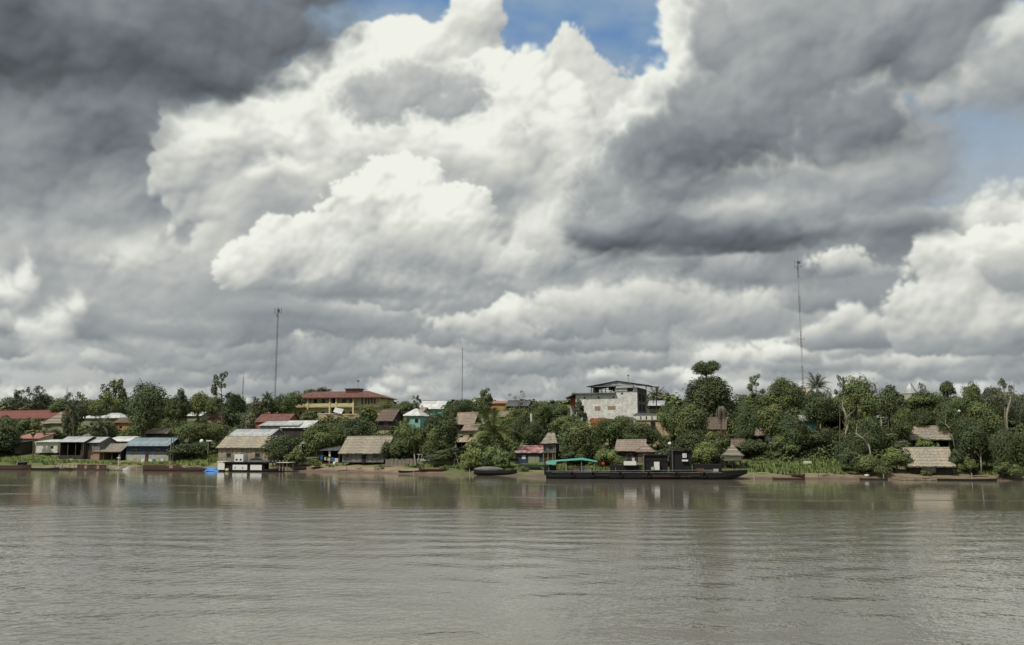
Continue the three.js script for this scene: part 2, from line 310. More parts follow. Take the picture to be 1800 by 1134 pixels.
function thatchSlope(a, b, c, d, courses, r, t = 0.14) {       // palm thatch in overlapping courses with ragged lower edges
  const L = [], U = [], W = a.distanceTo(b), H = a.distanceTo(d), n = Math.max(6, Math.round(W / 0.35));
  const nor = b.clone().sub(a).cross(d.clone().sub(a)).normalize(); if (nor.y < 0) nor.negate();
  const P = (u, v, h) => { const e = a.clone().lerp(b, u), f = d.clone().lerp(c, u); return e.lerp(f, v).addScaledVector(nor, h); };
  const add = (i, j, k, l, ua) => { L.push(i, j, k, i, k, l); U.push(...ua[0], ...ua[1], ...ua[2], ...ua[0], ...ua[2], ...ua[3]); };
  for (let k = 0; k < courses; k++) {
    const v0 = k / courses, jag = [], sag = [];
    for (let i = 0; i <= n; i++) { jag.push((k + 1) / courses + ((r() - 0.35) * (k === courses - 1 ? 0.36 : 0.12)) / H); sag.push((k === courses - 1 ? t : 0.07) + (r() - 0.5) * 0.04); }
    for (let i = 0; i < n; i++) {
      const u0 = i / n, u1 = (i + 1) / n, j0 = Math.min(jag[i], 1.02), j1 = Math.min(jag[i + 1], 1.02);
      const lift = k ? 0.03 : 0.06, A = P(u0, v0, lift), B = P(u1, v0, lift), C = P(u1, j1, sag[i + 1]), D = P(u0, j0, sag[i]), E = P(u1, j1, -0.04), G = P(u0, j0, -0.04);
      const off = k * 3.3; add(A, D, C, B, [[u0 * W, off], [u0 * W, off + j0 * H], [u1 * W, off + j1 * H], [u1 * W, off]]);
      add(D, G, E, C, [[u0 * W, 0], [u0 * W, t], [u1 * W, t], [u1 * W, 0]]);
      if (k === courses - 1) add(A, B, E, G, [[u0 * W, 0], [u1 * W, 0], [u1 * W, H], [u0 * W, H]]);
    }
  }
  const cap = (u) => { const A = P(u, 0, 0.05), B = P(u, 1, t), C = P(u, 1, -0.04), D = P(u, 0, -0.06); add(A, B, C, D, [[0, 0], [0, H], [t, H], [t, 0]]); };
  cap(0); cap(1);
  const back = [P(0, 0, -0.05), P(1, 0, -0.05), P(1, 1, -0.05), P(0, 1, -0.05)]; add(back[0], back[1], back[2], back[3], [[0, 0], [W, 0], [W, H], [0, H]]);
  return tris(L, U);
}

// ---------------------------------------------------------------- materials
function texture(n, fn, sx, sy = sx, srgb = true) {            // n x n texels; one repeat covers sx by sy metres
  const d = new Uint8Array(n * n * 4), o = [0, 0, 0];
  for (let j = 0; j < n; j++) for (let i = 0; i < n; i++) { fn(i / n, j / n, o); const k = (j * n + i) * 4; for (let c = 0; c < 3; c++) d[k + c] = Math.max(0, Math.min(255, o[c])); d[k + 3] = 255; }
  const t = new THREE.DataTexture(d, n, n, THREE.RGBAFormat); t.wrapS = t.wrapT = THREE.RepeatWrapping; t.magFilter = THREE.LinearFilter; t.minFilter = THREE.LinearFilter;
  t.repeat.set(1 / sx, 1 / sy); if (srgb) t.colorSpace = THREE.SRGBColorSpace; t.needsUpdate = true; return t;
}
// tiling noise: f whole periods over the unit square
function tnoise(u, v, fu, fv, s) { const ix = Math.floor(u * fu), iy = Math.floor(v * fv); let x = u * fu - ix, y = v * fv - iy; x = x * x * (3 - 2 * x); y = y * y * (3 - 2 * y); const h = (i, j) => h01(((ix + i) % fu + fu) % fu, ((iy + j) % fv + fv) % fv, s); return mixn(mixn(h(0, 0), h(1, 0), x), mixn(h(0, 1), h(1, 1), x), y); }
const tf = (u, v, fu, fv, s) => tnoise(u, v, fu, fv, s) * 0.5 + tnoise(u, v, fu * 2, fv * 2, s + 1) * 0.28 + tnoise(u, v, fu * 4, fv * 4, s + 2) * 0.22;
const std = (o) => new THREE.MeshStandardMaterial({ roughness: 0.9, metalness: 0, side: THREE.DoubleSide, ...o });
const grey = (t) => (u, v, o) => { o[0] = o[1] = o[2] = t(u, v); };
const thatchBump = texture(256, grey((u, v) => 255 * (0.6 * tf(u, v, 48, 4, 3) + 0.4 * tf(u, v, 90, 8, 9))), 4, 4, false);
function thatch(r, g, b) { return std({ map: texture(256, (u, v, o) => { const s = 0.62 * tf(u, v, 44, 5, 7) + 0.38 * tf(u, v, 7, 9, 21), k = 0.62 + 0.76 * s, w = tf(u, v, 3, 4, 33); o[0] = r * k * mixn(0.88, 1.08, w); o[1] = g * k * mixn(0.9, 1.06, w); o[2] = b * k * mixn(0.95, 1.0, w); }, 5, 5), bumpMap: thatchBump, bumpScale: 0.06 }); }
const ribBump = texture(128, grey((u) => 127 + 120 * Math.sin(u * Math.PI * 2 * 8)), 1.2, 1.2, false);
function sheet(r, g, b, rust = 0.3, rr = [112, 66, 44]) {       // corrugated metal with rust and joints between the sheets
  return std({ map: texture(256, (u, v, o) => {
    const sh = h01(Math.floor(u * 7), Math.floor(v * 3), 5) * 0.18 + 0.9, n = tf(u, v, 6, 5, 11), q = sstep(0.62 - rust * 0.3, 0.8, 0.6 * n + 0.4 * tf(u, v, 30, 4, 17)) * Math.min(1, rust * 1.9), seam = (v * 3) % 1 < 0.03 ? 0.78 : 1;
    o[0] = mixn(r * sh, rr[0], q) * seam; o[1] = mixn(g * sh, rr[1], q) * seam; o[2] = mixn(b * sh, rr[2], q) * seam;
  }, 6, 6), bumpMap: ribBump, bumpScale: 0.03, roughness: 0.62, metalness: 0.15 });
}
const plankBump = texture(128, grey((u, v) => ((u * 6) % 1 < 0.07 ? 30 : 190 + 40 * tnoise(u, v, 60, 4, 2))), 1.2, 1.2, false);
function planks(r, g, b) {                                      // upright weathered boards
  return std({ map: texture(256, (u, v, o) => { const i = Math.floor(u * 20), k = (0.72 + 0.4 * h01(i, 3, 9)) * (0.8 + 0.35 * tf(u, v, 60, 3, 4)) * mixn(0.85, 1.08, tf(u, v, 4, 4, 8)), e = (u * 20) % 1 < 0.08 ? 0.5 : 1; o[0] = r * k * e; o[1] = g * k * e; o[2] = b * k * e; }, 4, 3), bumpMap: plankBump, bumpScale: 0.02 });
}
function plaster(r, g, b, dirt = 0.35) {
  return std({ map: texture(256, (u, v, o) => { const n = tf(u, v, 4, 4, 6), s = tf(u, v, 26, 3, 12), k = 1 - dirt * (0.75 * sstep(0.45, 0.8, n) + 0.5 * sstep(0.55, 0.85, s)); o[0] = r * k; o[1] = g * k; o[2] = b * k * (1 - dirt * 0.08); }, 7, 5) });
}
const flat = (r, g, b, o = {}) => plasterish(r, g, b, o);
function plasterish(r, g, b, o) { const m = std({ color: new THREE.Color(`rgb(${r},${g},${b})`), ...o }); m.bumpMap = thatchBump; m.bumpScale = 0.01; return m; }
const M = {
  thatch: thatch(146, 138, 124), thatchGrey: thatch(134, 128, 115), thatchBrown: thatch(102, 88, 78), thatchPale: thatch(154, 146, 131), thatchPink: thatch(140, 126, 114),
  zinc: sheet(176, 180, 180, 0.16), zincWhite: sheet(206, 208, 205, 0.08), zincOld: sheet(142, 144, 140, 0.5), zincBlue: sheet(132, 148, 156, 0.2), zincDark: sheet(88, 92, 96, 0.35),
  rust: sheet(124, 70, 62, 0.75, [110, 74, 62]), rustOld: sheet(112, 72, 64, 0.9, [128, 98, 86]), rustPink: sheet(170, 126, 112, 0.6, [140, 84, 66]), redWhite: sheet(188, 172, 168, 1.0, [128, 40, 44]), tan: sheet(172, 158, 138, 0.4),
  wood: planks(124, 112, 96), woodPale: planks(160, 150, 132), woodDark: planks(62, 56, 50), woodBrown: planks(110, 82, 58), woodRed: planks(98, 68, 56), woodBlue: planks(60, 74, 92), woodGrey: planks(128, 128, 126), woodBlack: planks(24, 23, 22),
  white: plaster(206, 204, 196, 0.25), cream: plaster(196, 184, 150, 0.35), yellow: plaster(184, 176, 134, 0.3), yellowPale: plaster(204, 196, 150, 0.25), orange: plaster(166, 130, 82, 0.45), turquoise: plaster(104, 156, 152, 0.3), mint: plaster(132, 182, 174, 0.25),
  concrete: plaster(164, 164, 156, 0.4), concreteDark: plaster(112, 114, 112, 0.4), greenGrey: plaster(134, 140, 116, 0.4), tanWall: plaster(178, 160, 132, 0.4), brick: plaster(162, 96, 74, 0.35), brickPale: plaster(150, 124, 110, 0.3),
  dark: flat(24, 23, 22), pane: flat(28, 30, 32, { roughness: 0.25 }), black: flat(20, 20, 21, { roughness: 0.9 }), steel: flat(120, 122, 122, { roughness: 0.5, metalness: 0.4 }), red: flat(150, 44, 40, { roughness: 0.6 }), redPaint: flat(112, 58, 50, { roughness: 0.6 }), whitePaint: flat(214, 214, 208, { roughness: 0.6 }), mastRed: flat(104, 84, 80, { roughness: 0.6 }), mastGrey: flat(168, 170, 170, { roughness: 0.6 }), bluePaint: flat(52, 104, 158, { roughness: 0.7 }), blueTarp: flat(62, 122, 186, { roughness: 0.6 }), tealTarp: flat(80, 150, 136, { roughness: 0.6 }), navy: flat(48, 70, 118), hull: flat(27, 26, 27, { roughness: 0.85 }), hullRust: flat(74, 54, 45), hullGreen: flat(46, 62, 50), skin: flat(120, 82, 62), bone: flat(176, 170, 156),
};

// ---------------------------------------------------------------- river bank: the lie of the land
const wl = (x, y) => { const d = ray(x, y), t = -HC / d.y; return [d.x * t, -d.z * t]; };   // where a pixel of the waterline lies: x, depth
const SH = [[0, 825.5], [300, 827.5], [500, 829], [640, 832], [840, 836], [960, 838.5], [1130, 841], [1310, 842.5], [1500, 843.5], [1800, 845.5]].map(([x, y]) => wl(x, y));
function shore(x) {                                           // depth of the waterline at x
  if (x <= SH[0][0]) return SH[0][1] + (SH[0][0] - x) * 0.29;
  const e = SH.length - 1; if (x >= SH[e][0]) return SH[e][1] - (x - SH[e][0]) * 0.12;
  let i = 0; while (SH[i + 1][0] < x) i++;
  return mixn(SH[i][1], SH[i + 1][1], (x - SH[i][0]) / (SH[i + 1][0] - SH[i][0]));
}
const PROFILE = [[-60, -6], [-14, -2.2], [0, 0], [2.5, 0.55], [5, 1.05], [9, 1.6], [14, 2.3], [24, 4.1], [40, 7.4], [60, 10.8], [90, 13.8], [140, 16], [300, 18], [900, 20], [3000, 22]];
function profile(d) { if (d <= -60) return -6; let i = 0; while (i < PROFILE.length - 2 && PROFILE[i + 1][0] < d) i++; const [a, p] = PROFILE[i], [b, q] = PROFILE[i + 1]; return mixn(p, q, Math.min(1, (d - a) / (b - a))); }
const inland = (x, D) => (D - shore(x)) * 0.962;               // metres behind the waterline
function land(x, D) {
  const d = inland(x, D), k = sstep(2, 14, d);
  return profile(d) + (fbm(x * 0.05 + 40, D * 0.05, 1, 4) - 0.5) * (0.5 * sstep(-8, 2, d) + k * 1.1) + (fbm(x * 0.4, D * 0.4, 7, 3) - 0.5) * 0.3 * sstep(0, 2, d);
}
function spot(x, y, most = 900) {                              // where a sight line meets the land
  const d = ray(x, y); let lo = 120, D = 120;
  for (; D < most; D += 0.5) { const t = D / -d.z; if (HC + d.y * t <= land(d.x * t, D)) break; lo = D; }
  let hi = D; for (let i = 0; i < 14; i++) { const m = (lo + hi) / 2, t = m / -d.z; if (HC + d.y * t <= land(d.x * t, m)) hi = m; else lo = m; }
  const t = hi / -d.z; return V(d.x * t, land(d.x * t, hi), -hi);
}
function at(x, y, D) { const d = ray(x, y), t = D / -d.z; return V(d.x * t, HC + d.y * t, -D); }   // the point at depth D on a sight line
const metres = (D, y = 780) => D / -ray(900, y).z / F * 1.0;  // metres per photo pixel at depth D

function sheetMesh(xs, ds, height, tint) {                     // a height field over columns xs and depths ds(x, k)
  const nx = xs.length, nd = ds.length, p = [], c = [], idx = [], o = [0, 0, 0];
  for (let j = 0; j < nd; j++) for (let i = 0; i < nx; i++) { const x = xs[i], D = shore(x) + ds[j], y = height(x, D); p.push(x, y, -D); tint(x, D, y, o); c.push(...o); }
  for (let j = 0; j < nd - 1; j++) for (let i = 0; i < nx - 1; i++) { const a = j * nx + i, b = a + nx; idx.push(a, a + 1, b + 1, a, b + 1, b); }
  const g = new THREE.BufferGeometry(); g.setAttribute('position', new THREE.Float32BufferAttribute(p, 3)); g.setAttribute('color', new THREE.Float32BufferAttribute(c, 3)); g.setIndex(idx); g.computeVertexNormals();
  const uv = new Float32Array(nx * nd * 2); for (let i = 0; i < nx * nd; i++) { uv[2 * i] = p[3 * i]; uv[2 * i + 1] = p[3 * i + 2]; }
  g.setAttribute('uv', new THREE.BufferAttribute(uv, 2)); return g;
}
const moor = (xc, off = 1) => { const d = ray(xc, 830), q = d.x / -d.z; let D = 170; for (let i = 0; i < 40; i++) D = shore(q * D) - off; return V(q * D, 0, -D); };   // a berth off the waterline, in line with pixel column xc
const range = (a, b, n) => Array.from({ length: n + 1 }, (_, i) => a + ((b - a) * i) / n);
{
  const xs = [...range(-1400, -180, 30), ...range(-172, 150, 460), ...range(160, 1400, 30)];
  const ds = [-60, -30, -14, -8, -4, -2, -1, ...range(-0.5, 14, 42), ...range(14.6, 70, 70), ...range(72, 160, 30), 190, 240, 320, 450, 700, 1200, 2400];
  const grass = [0.1, 0.13, 0.04], dry = [0.21, 0.185, 0.09], mud = [0.27, 0.2, 0.135], wet = [0.12, 0.087, 0.06];
  const g = sheetMesh(xs, ds, land, (x, D, y, o) => {
    const d = inland(x, D), n = fbm(x * 0.16, D * 0.16, 3, 4), m = fbm(x * 0.7, D * 0.7, 9, 3);
    const beach = x > -14 ? 0.9 + n * 3 : x > -52 ? 4 + n * 4 : 1.6 + n * 2, g1 = sstep(-1.2, 1.6, d - beach + (m - 0.5) * 5), w = sstep(0.9, 0.1, y + (m - 0.5) * 0.5), k = 0.75 + m * 0.5;
    const dr = sstep(0.4, 0.65, n + (x < -30 ? 0.1 : -0.04));
    for (let c = 0; c < 3; c++) o[c] = mixn(mixn(mud[c], wet[c], w), mixn(grass[c], dry[c], dr), g1) * k;
  });
  const m = new THREE.Mesh(g, std({ vertexColors: true, bumpMap: texture(256, grey((u, v) => 255 * tf(u, v, 12, 12, 5)), 3, 3, false), bumpScale: 0.15 }));
  m.name = 'ground'; m.userData.kind = 'structure'; m.receiveShadow = m.castShadow = true; scene.add(m);
}
// ---------------------------------------------------------------- river
function rippleMap(n, size, comps) {                           // normal map of one tile of small waves
  const gx = new Float32Array(n * n), gz = new Float32Array(n * n), k = (2 * Math.PI) / n;
  for (const [a, b, slope, ph] of comps) {                     // a, b: whole waves across the tile
    const len = Math.hypot(a, b), sx = (slope * a) / len, sz = (slope * b) / len;
    for (let j = 0; j < n; j++) { let c = Math.cos(ph + k * b * j), s = Math.sin(ph + k * b * j); const dc = Math.cos(k * a), dsn = Math.sin(k * a); for (let i = 0; i < n; i++) { gx[j * n + i] += sx * c; gz[j * n + i] += sz * c; const t = c * dc - s * dsn; s = s * dc + c * dsn; c = t; } }
  }
  const d = new Uint8Array(n * n * 4);
  for (let i = 0; i < n * n; i++) { if (gz[i] > 0) gz[i] *= 0.3; const q = 1 / Math.sqrt(1 + gx[i] * gx[i] + gz[i] * gz[i]); d[4 * i] = 127.5 - gx[i] * q * 127.5 * 4; d[4 * i + 1] = 127.5 - gz[i] * q * 127.5 * 4; d[4 * i + 2] = 127.5 + q * 127.5; d[4 * i + 3] = 255; }
  const t = new THREE.DataTexture(d, n, n, THREE.RGBAFormat); t.wrapS = t.wrapT = THREE.RepeatWrapping; t.magFilter = t.minFilter = THREE.LinearFilter; t.repeat.set(1 / size, 1 / size); t.needsUpdate = true; return t;
}
{
  const r = rng(11), waves = (n, size, lo, hi, spread, total) => Array.from({ length: n }, () => { const L = lo * Math.pow(hi / lo, r()), th = (r() - 0.5) * spread + 0.25, k = size / L; return [Math.round(Math.sin(th) * k), Math.round(Math.cos(th) * k) || 1, (total / Math.sqrt(n)) * (0.6 + r() * 0.8) * 1.41, r() * 6.28]; });
  // slopes are stored at four times their size, and normalScale brings them back
  const swells = Array.from({ length: 40 }, () => [Math.round((r() - 0.5) * 34), 2 + Math.round(r() * 24), r() * 6.28, 0.14 + r() * 0.24]);
  const fine = rippleMap(1024, 23, waves(120, 23, 0.14, 1.1, 2.5, 0.07));
  const swell = texture(512, (u, v, o) => { let h = 0; for (const [a, b, p, k] of swells) h += k * Math.sin(6.2832 * (a * u + b * v) + p); o[0] = o[1] = o[2] = 127 + 70 * h; }, 70, 70, false);
  const water = (scale, rough, swellK) => { const t = new THREE.MeshPhysicalMaterial({ color: new THREE.Color().setRGB(0.158, 0.146, 0.114), roughness: rough, normalMap: fine, bumpMap: swell, bumpScale: 0.03 * swellK, ior: 1.55 }); t.normalScale.set(scale / 4, scale / 4); return t; };
  const mats = [[0.17, 0.06, 0.2], [0.3, 0.06, 0.3], [0.75, 0.07, 0.8], [0.88, 0.07, 1], [0.85, 0.07, 1.2], [0.8, 0.08, 1.3]].map((q) => water(...q));
  const xs = [-1400, -900, -500, -300, ...range(-200, -130, 5), ...range(-120, 120, 80), ...range(130, 200, 5), 300, 500, 900, 1400], P = [], U = [], I = [], groups = [];
  const band = (a, b, s, w) => (x) => mixn(a, b, sstep(-60, 60, x)) + w * (fbm(x * 0.09, s, 5, 5) - 0.5) * 2;
  const calm = band(93, 88, 5, 3), off = (f, w, q) => (x) => mixn(shore(x) - 3, calm(x) + 4, f + w * (fbm(x * 0.05, q, 3, 3) - 0.5)), streak = (f, t, q) => (x) => f(x) - Math.max(0.02, Math.min(4, t * (fbm(x * 0.06, q, 7, 4) - 0.46)));
  const s1 = off(0.12, 0.1, 3), s2 = off(0.36, 0.12, 21), s3 = off(0.6, 0.12, 33), s4 = off(0.82, 0.1, 47);
  const n1 = band(60, 63, 41, 2), n2 = band(50, 47, 43, 2), n3 = band(39, 41, 45, 1.5);
  const edge = [(x) => shore(x) + 26, (x) => shore(x) - 3, s1, streak(s1, 22, 4), s2, streak(s2, 24, 14), s3, streak(s3, 22, 24), s4, streak(s4, 18, 34), calm, (x) => calm(x) - 2.5, (x) => calm(x) - 5 - 3 * fbm(x * 0.1, 4, 4, 3), band(72, 74, 13, 3), n1, streak(n1, 9, 61), n2, streak(n2, 7, 63), n3, streak(n3, 5, 66), () => 31, () => -60];
  const kinds = [1, 0, 2, 0, 2, 0, 2, 0, 2, 0, 1, 2, 3, 4, 2, 4, 2, 5, 2, 5, 5], steps = [2, 1, 1, 2, 1, 2, 1, 2, 1, 1, 1, 1, 1, 1, 1, 1, 1, 1, 1, 1, 2];
  let rows = 0; const nx = xs.length;
  for (let b = 0; b < 21; b++) {
    const first = I.length, base = rows;
    for (let s = 0; s <= steps[b]; s++, rows++) for (const x of xs) { const D = mixn(edge[b](x), edge[b + 1](x), s / steps[b]); P.push(x, 0, -D); const w = fbm(x * 0.02, D * 0.02, 2, 2) * 14; U.push(x + w, -D + w * 0.6); }
    for (let s = 0; s < steps[b]; s++) for (let i = 0; i < nx - 1; i++) { const a = (base + s) * nx + i, c = a + nx; I.push(a, c, c + 1, a, c + 1, a + 1); }
    groups.push([first, I.length - first, kinds[b]]);
  }
  const g = new THREE.BufferGeometry(); g.setAttribute('position', new THREE.Float32BufferAttribute(P, 3)); g.setAttribute('uv', new THREE.Float32BufferAttribute(U, 2)); g.setIndex(I);
  g.setAttribute('normal', new THREE.Float32BufferAttribute(P.map((_, i) => (i % 3 === 1 ? 1 : 0)), 3));
  groups.forEach((q) => g.addGroup(...q));
  const m = new THREE.Mesh(g, mats); m.name = 'river'; m.userData.kind = 'structure'; m.receiveShadow = true; scene.add(m);
}

// ---------------------------------------------------------------- trees and plants
// A crown fills the box x, z in -0.5..0.5 and y in 0..1: clusters of leaf-sized faces on many small lobes, with gaps between
function crownLobes(kind, r) {
  const shape = r() * 40, L = [], on = (n, f) => { for (let i = 0; i < n; i++) L.push(f(i / n, i)); };
  if (kind === 'round') { on(34, (t, i) => { const y = 1 - 1.75 * ((i + 0.5) / 34), q = Math.sqrt(Math.max(0, 1 - y * y)), a = i * 2.4 + r(), k = 0.5 + 0.62 * vnoise(q * Math.cos(a) * 1.6 + shape, y * 1.6, q * Math.sin(a) * 1.6) + r() * 0.16; return [q * Math.cos(a) * 0.36 * k, 0.54 + y * 0.36 * k, q * Math.sin(a) * 0.36 * k, 0.1 + r() * 0.085]; }); on(8, () => [(r() - 0.5) * 0.4, 0.35 + r() * 0.4, (r() - 0.5) * 0.4, 0.17]); }
  if (kind === 'tall') on(30, (t) => { const a = r() * 6.28, w = 0.34 * Math.pow(Math.sin(Math.PI * (0.12 + 0.8 * Math.pow(t, 0.85))), 0.8) * (0.45 + r() * 0.75); return [Math.cos(a) * w, 0.08 + t * 0.86, Math.sin(a) * w, 0.075 + r() * 0.075 - t * 0.03]; });
  if (kind === 'sparse') on(26, (t) => { const a = r() * 6.28, w = (0.12 + 0.34 * r()) * (1 - 0.45 * t); return [Math.cos(a) * w, 0.18 + 0.78 * t, Math.sin(a) * w, 0.045 + r() * 0.055]; });
  if (kind === 'umbrella') { on(26, (t, i) => { const a = i * 2.4, q = Math.sqrt((i + 0.5) / 26) * 0.42; return [Math.cos(a) * q, 0.72 - q * q * 0.9 + (r() - 0.5) * 0.22, Math.sin(a) * q, 0.09 + r() * 0.07]; }); on(6, () => [(r() - 0.5) * 0.5, 0.35 + r() * 0.2, (r() - 0.5) * 0.5, 0.1]); }
  if (kind === 'cone') on(30, (t) => { const a = r() * 6.28, w = 0.4 * Math.pow(1 - t, 0.62) * (0.75 + r() * 0.3); return [Math.cos(a) * w, 0.06 + t * 0.88, Math.sin(a) * w, 0.12 - t * 0.05]; });
  if (kind === 'bush') on(24, (t, i) => { const a = i * 2.4 + r(), q = 0.4 * Math.sqrt(r()), y = Math.sqrt(Math.max(0, 1 - (q / 0.42) ** 2)); return [Math.cos(a) * q, 0.1 + 0.66 * y * (0.35 + 0.65 * r()), Math.sin(a) * q, 0.1 + r() * 0.09]; });
  if (kind === 'bare') on(9, (t) => { const a = r() * 6.28, w = 0.36 * r(); return [Math.cos(a) * w, 0.4 + 0.55 * t, Math.sin(a) * w, 0.04 + r() * 0.03]; });
  return L;
}
function crown(kind, seed, quads, size) {
  const r = rng(seed), lobes = crownLobes(kind, r), total = lobes.reduce((s, l) => s + l[3] * l[3], 0), P = [], N = [], C = [];
  const d = V(0, 0, 0), n = V(0, 0, 0), a = V(0, 0, 0), b = V(0, 0, 0), c = V(0, 0, 0), q = V(0, 0, 0), o = V(0, 0, 0);
  for (const [x, y, z, R] of lobes) {
    const m = Math.round((quads * R * R) / total), tint = 0.62 + r() * 0.76, warm = (r() - 0.45) * 0.3;
    for (let k = 0; k < m; k++) {
      do d.set(r() * 2 - 1, r() * 2 - 1, r() * 2 - 1); while (d.lengthSq() > 1 || d.lengthSq() < 0.01);
      d.normalize(); if (d.y < -0.35 && r() < 0.6) d.y *= -1;
      const lump = 0.8 + 0.34 * vnoise(d.x * 2.3 + x * 20, d.y * 2.3 + y * 20, d.z * 2.3 + z * 20) + (r() < 0.2 ? r() * 0.55 : (r() - 0.6) * 0.22);
      c.set(x, y, z).addScaledVector(d, R * lump);
      o.set(x * 1.6, (y - 0.4) * 1.2, z * 1.6);
      n.copy(d).multiplyScalar(0.8).addScaledVector(o, 0.5).add(q.set(r() - 0.5, r() - 0.5 + 0.25, r() - 0.5).multiplyScalar(1.25)).normalize();
      a.set(r() - 0.5, r() - 0.5, r() - 0.5).cross(n).normalize(); b.copy(n).cross(a);
      const s = size * (0.55 + r() * 0.8), w = s * (0.55 + r() * 0.4), shade = tint * (0.72 + r() * 0.56), wv = warm + (r() - 0.5) * 0.16;
      const quad = [q.clone().copy(c).addScaledVector(a, -s), c.clone().addScaledVector(b, -w), c.clone().addScaledVector(a, s), c.clone().addScaledVector(b, w)];
      for (const i of [0, 1, 2, 0, 2, 3]) { P.push(quad[i].x, quad[i].y, quad[i].z); N.push(n.x, n.y, n.z); C.push(shade * (1 + wv), shade, shade * (1 - wv)); }
    }
  }
  const g = new THREE.BufferGeometry(); g.setAttribute('position', new THREE.Float32BufferAttribute(P, 3)); g.setAttribute('normal', new THREE.Float32BufferAttribute(N, 3)); g.setAttribute('color', new THREE.Float32BufferAttribute(C, 3));
  g.computeBoundingBox(); const B = g.boundingBox, p = g.attributes.position;                           // exactly into its box
  for (let i = 0; i < p.count; i++) p.setXYZ(i, (p.getX(i) - B.min.x) / (B.max.x - B.min.x) - 0.5, (p.getY(i) - B.min.y) / (B.max.y - B.min.y), (p.getZ(i) - B.min.z) / (B.max.z - B.min.z) - 0.5);
  g.userData.lobes = lobes.map(([x, y, z]) => V((x - B.min.x) / (B.max.x - B.min.x) - 0.5, (y - B.min.y) / (B.max.y - B.min.y), (z - B.min.z) / (B.max.z - B.min.z) - 0.5));
  return g;
}
function limbs(lobes, seed, thick, every) {                      // forks from the foot of the crown out to its lobes, in the crown's own box
  const r = rng(seed), L = [], heart = V(0, 0.3, 0), foot = V(0, -0.02, 0), top = V(0.03, 0.72, 0.02);
  L.push(bar(foot, heart, thick, thick * 0.8), bar(heart, top, thick * 0.8, thick * 0.35));
  lobes.forEach((l, i) => { if (i % every) return; const s = heart.clone().lerp(top, Math.max(0, Math.min(0.9, l.y - 0.35 - r() * 0.15))), m = s.clone().lerp(l, 0.55).add(V((r() - 0.5) * 0.05, -0.04 + r() * 0.03, (r() - 0.5) * 0.05)); L.push(bar(s, m, thick * 0.5, thick * 0.32, 5), bar(m, l, thick * 0.32, thick * 0.12, 5)); });
  return mergeGeometries(L.map((g) => { const o = new THREE.BufferGeometry(); o.setAttribute('position', g.attributes.position); o.setAttribute('normal', g.attributes.normal); o.setAttribute('uv', g.attributes.uv); return o; }));
}
const leaf = (r, g, b) => std({ color: new THREE.Color().setRGB(r, g, b), vertexColors: true, roughness: 0.75 });
const GREENS = [leaf(0.062, 0.084, 0.030), leaf(0.100, 0.128, 0.040), leaf(0.135, 0.165, 0.050), leaf(0.085, 0.104, 0.058), leaf(0.125, 0.130, 0.068), leaf(0.130, 0.170, 0.055), leaf(0.190, 0.160, 0.055), leaf(0.170, 0.145, 0.115), leaf(0.075, 0.102, 0.034)];
const bark = std({ map: texture(128, (u, v, o) => { const k = 0.6 + 0.7 * tf(u, v, 24, 4, 3); o[0] = 104 * k; o[1] = 92 * k; o[2] = 76 * k; }, 0.8, 1.6) });
const barkPale = std({ map: texture(128, (u, v, o) => { const k = 0.7 + 0.55 * tf(u, v, 10, 5, 3); o[0] = 140 * k; o[1] = 134 * k; o[2] = 118 * k; }, 0.8, 1.6) });
const kindsOf = { round: [5200, 0.03, 5], tall: [3400, 0.03, 4], sparse: [1500, 0.03, 2], umbrella: [4200, 0.03, 4], cone: [3600, 0.034, 7], bush: [2600, 0.04, 6], bare: [260, 0.022, 1] };
const variants = {};
for (const [k, [quads, size, every]] of Object.entries(kindsOf)) for (const [lod, f, z] of [['near', 2.5, 0.62], ['mid', 1.2, 0.85], ['far', 0.4, 1.25]]) {
  variants[k + lod] = [1, 2, 3].map((s) => { const g = crown(k, s * 77 + k.length * 13 + f * 100, quads * f, size * z); return { crown: g, limbs: limbs(g.userData.lobes, s, k === 'sparse' || k === 'bare' ? 0.016 : 0.024, every) }; });
}
const trunkGeo = [1, 2, 3].map((s) => {                          // one metre tall, of unit radius at its foot, slightly bent
  const g = new THREE.CylinderGeometry(0.62, 1, 1, 8, 5).translate(0, 0.5, 0), p = g.attributes.position, r = rng(s), bx = (r() - 0.5) * 2, bz = (r() - 0.5) * 2;
  for (let i = 0; i < p.count; i++) { const y = p.getY(i), w = Math.sin(y * Math.PI), fl = 1 + 0.5 * Math.pow(1 - y, 6); p.setXYZ(i, p.getX(i) * fl + bx * w, y, p.getZ(i) * fl + bz * w); }
  g.computeVertexNormals(); return g;
});
let treeCount = 0;
function mesh(parent, name, geo, mat) { const m = new THREE.Mesh(geo, mat); m.name = name; m.castShadow = m.receiveShadow = true; parent.add(m); return m; }
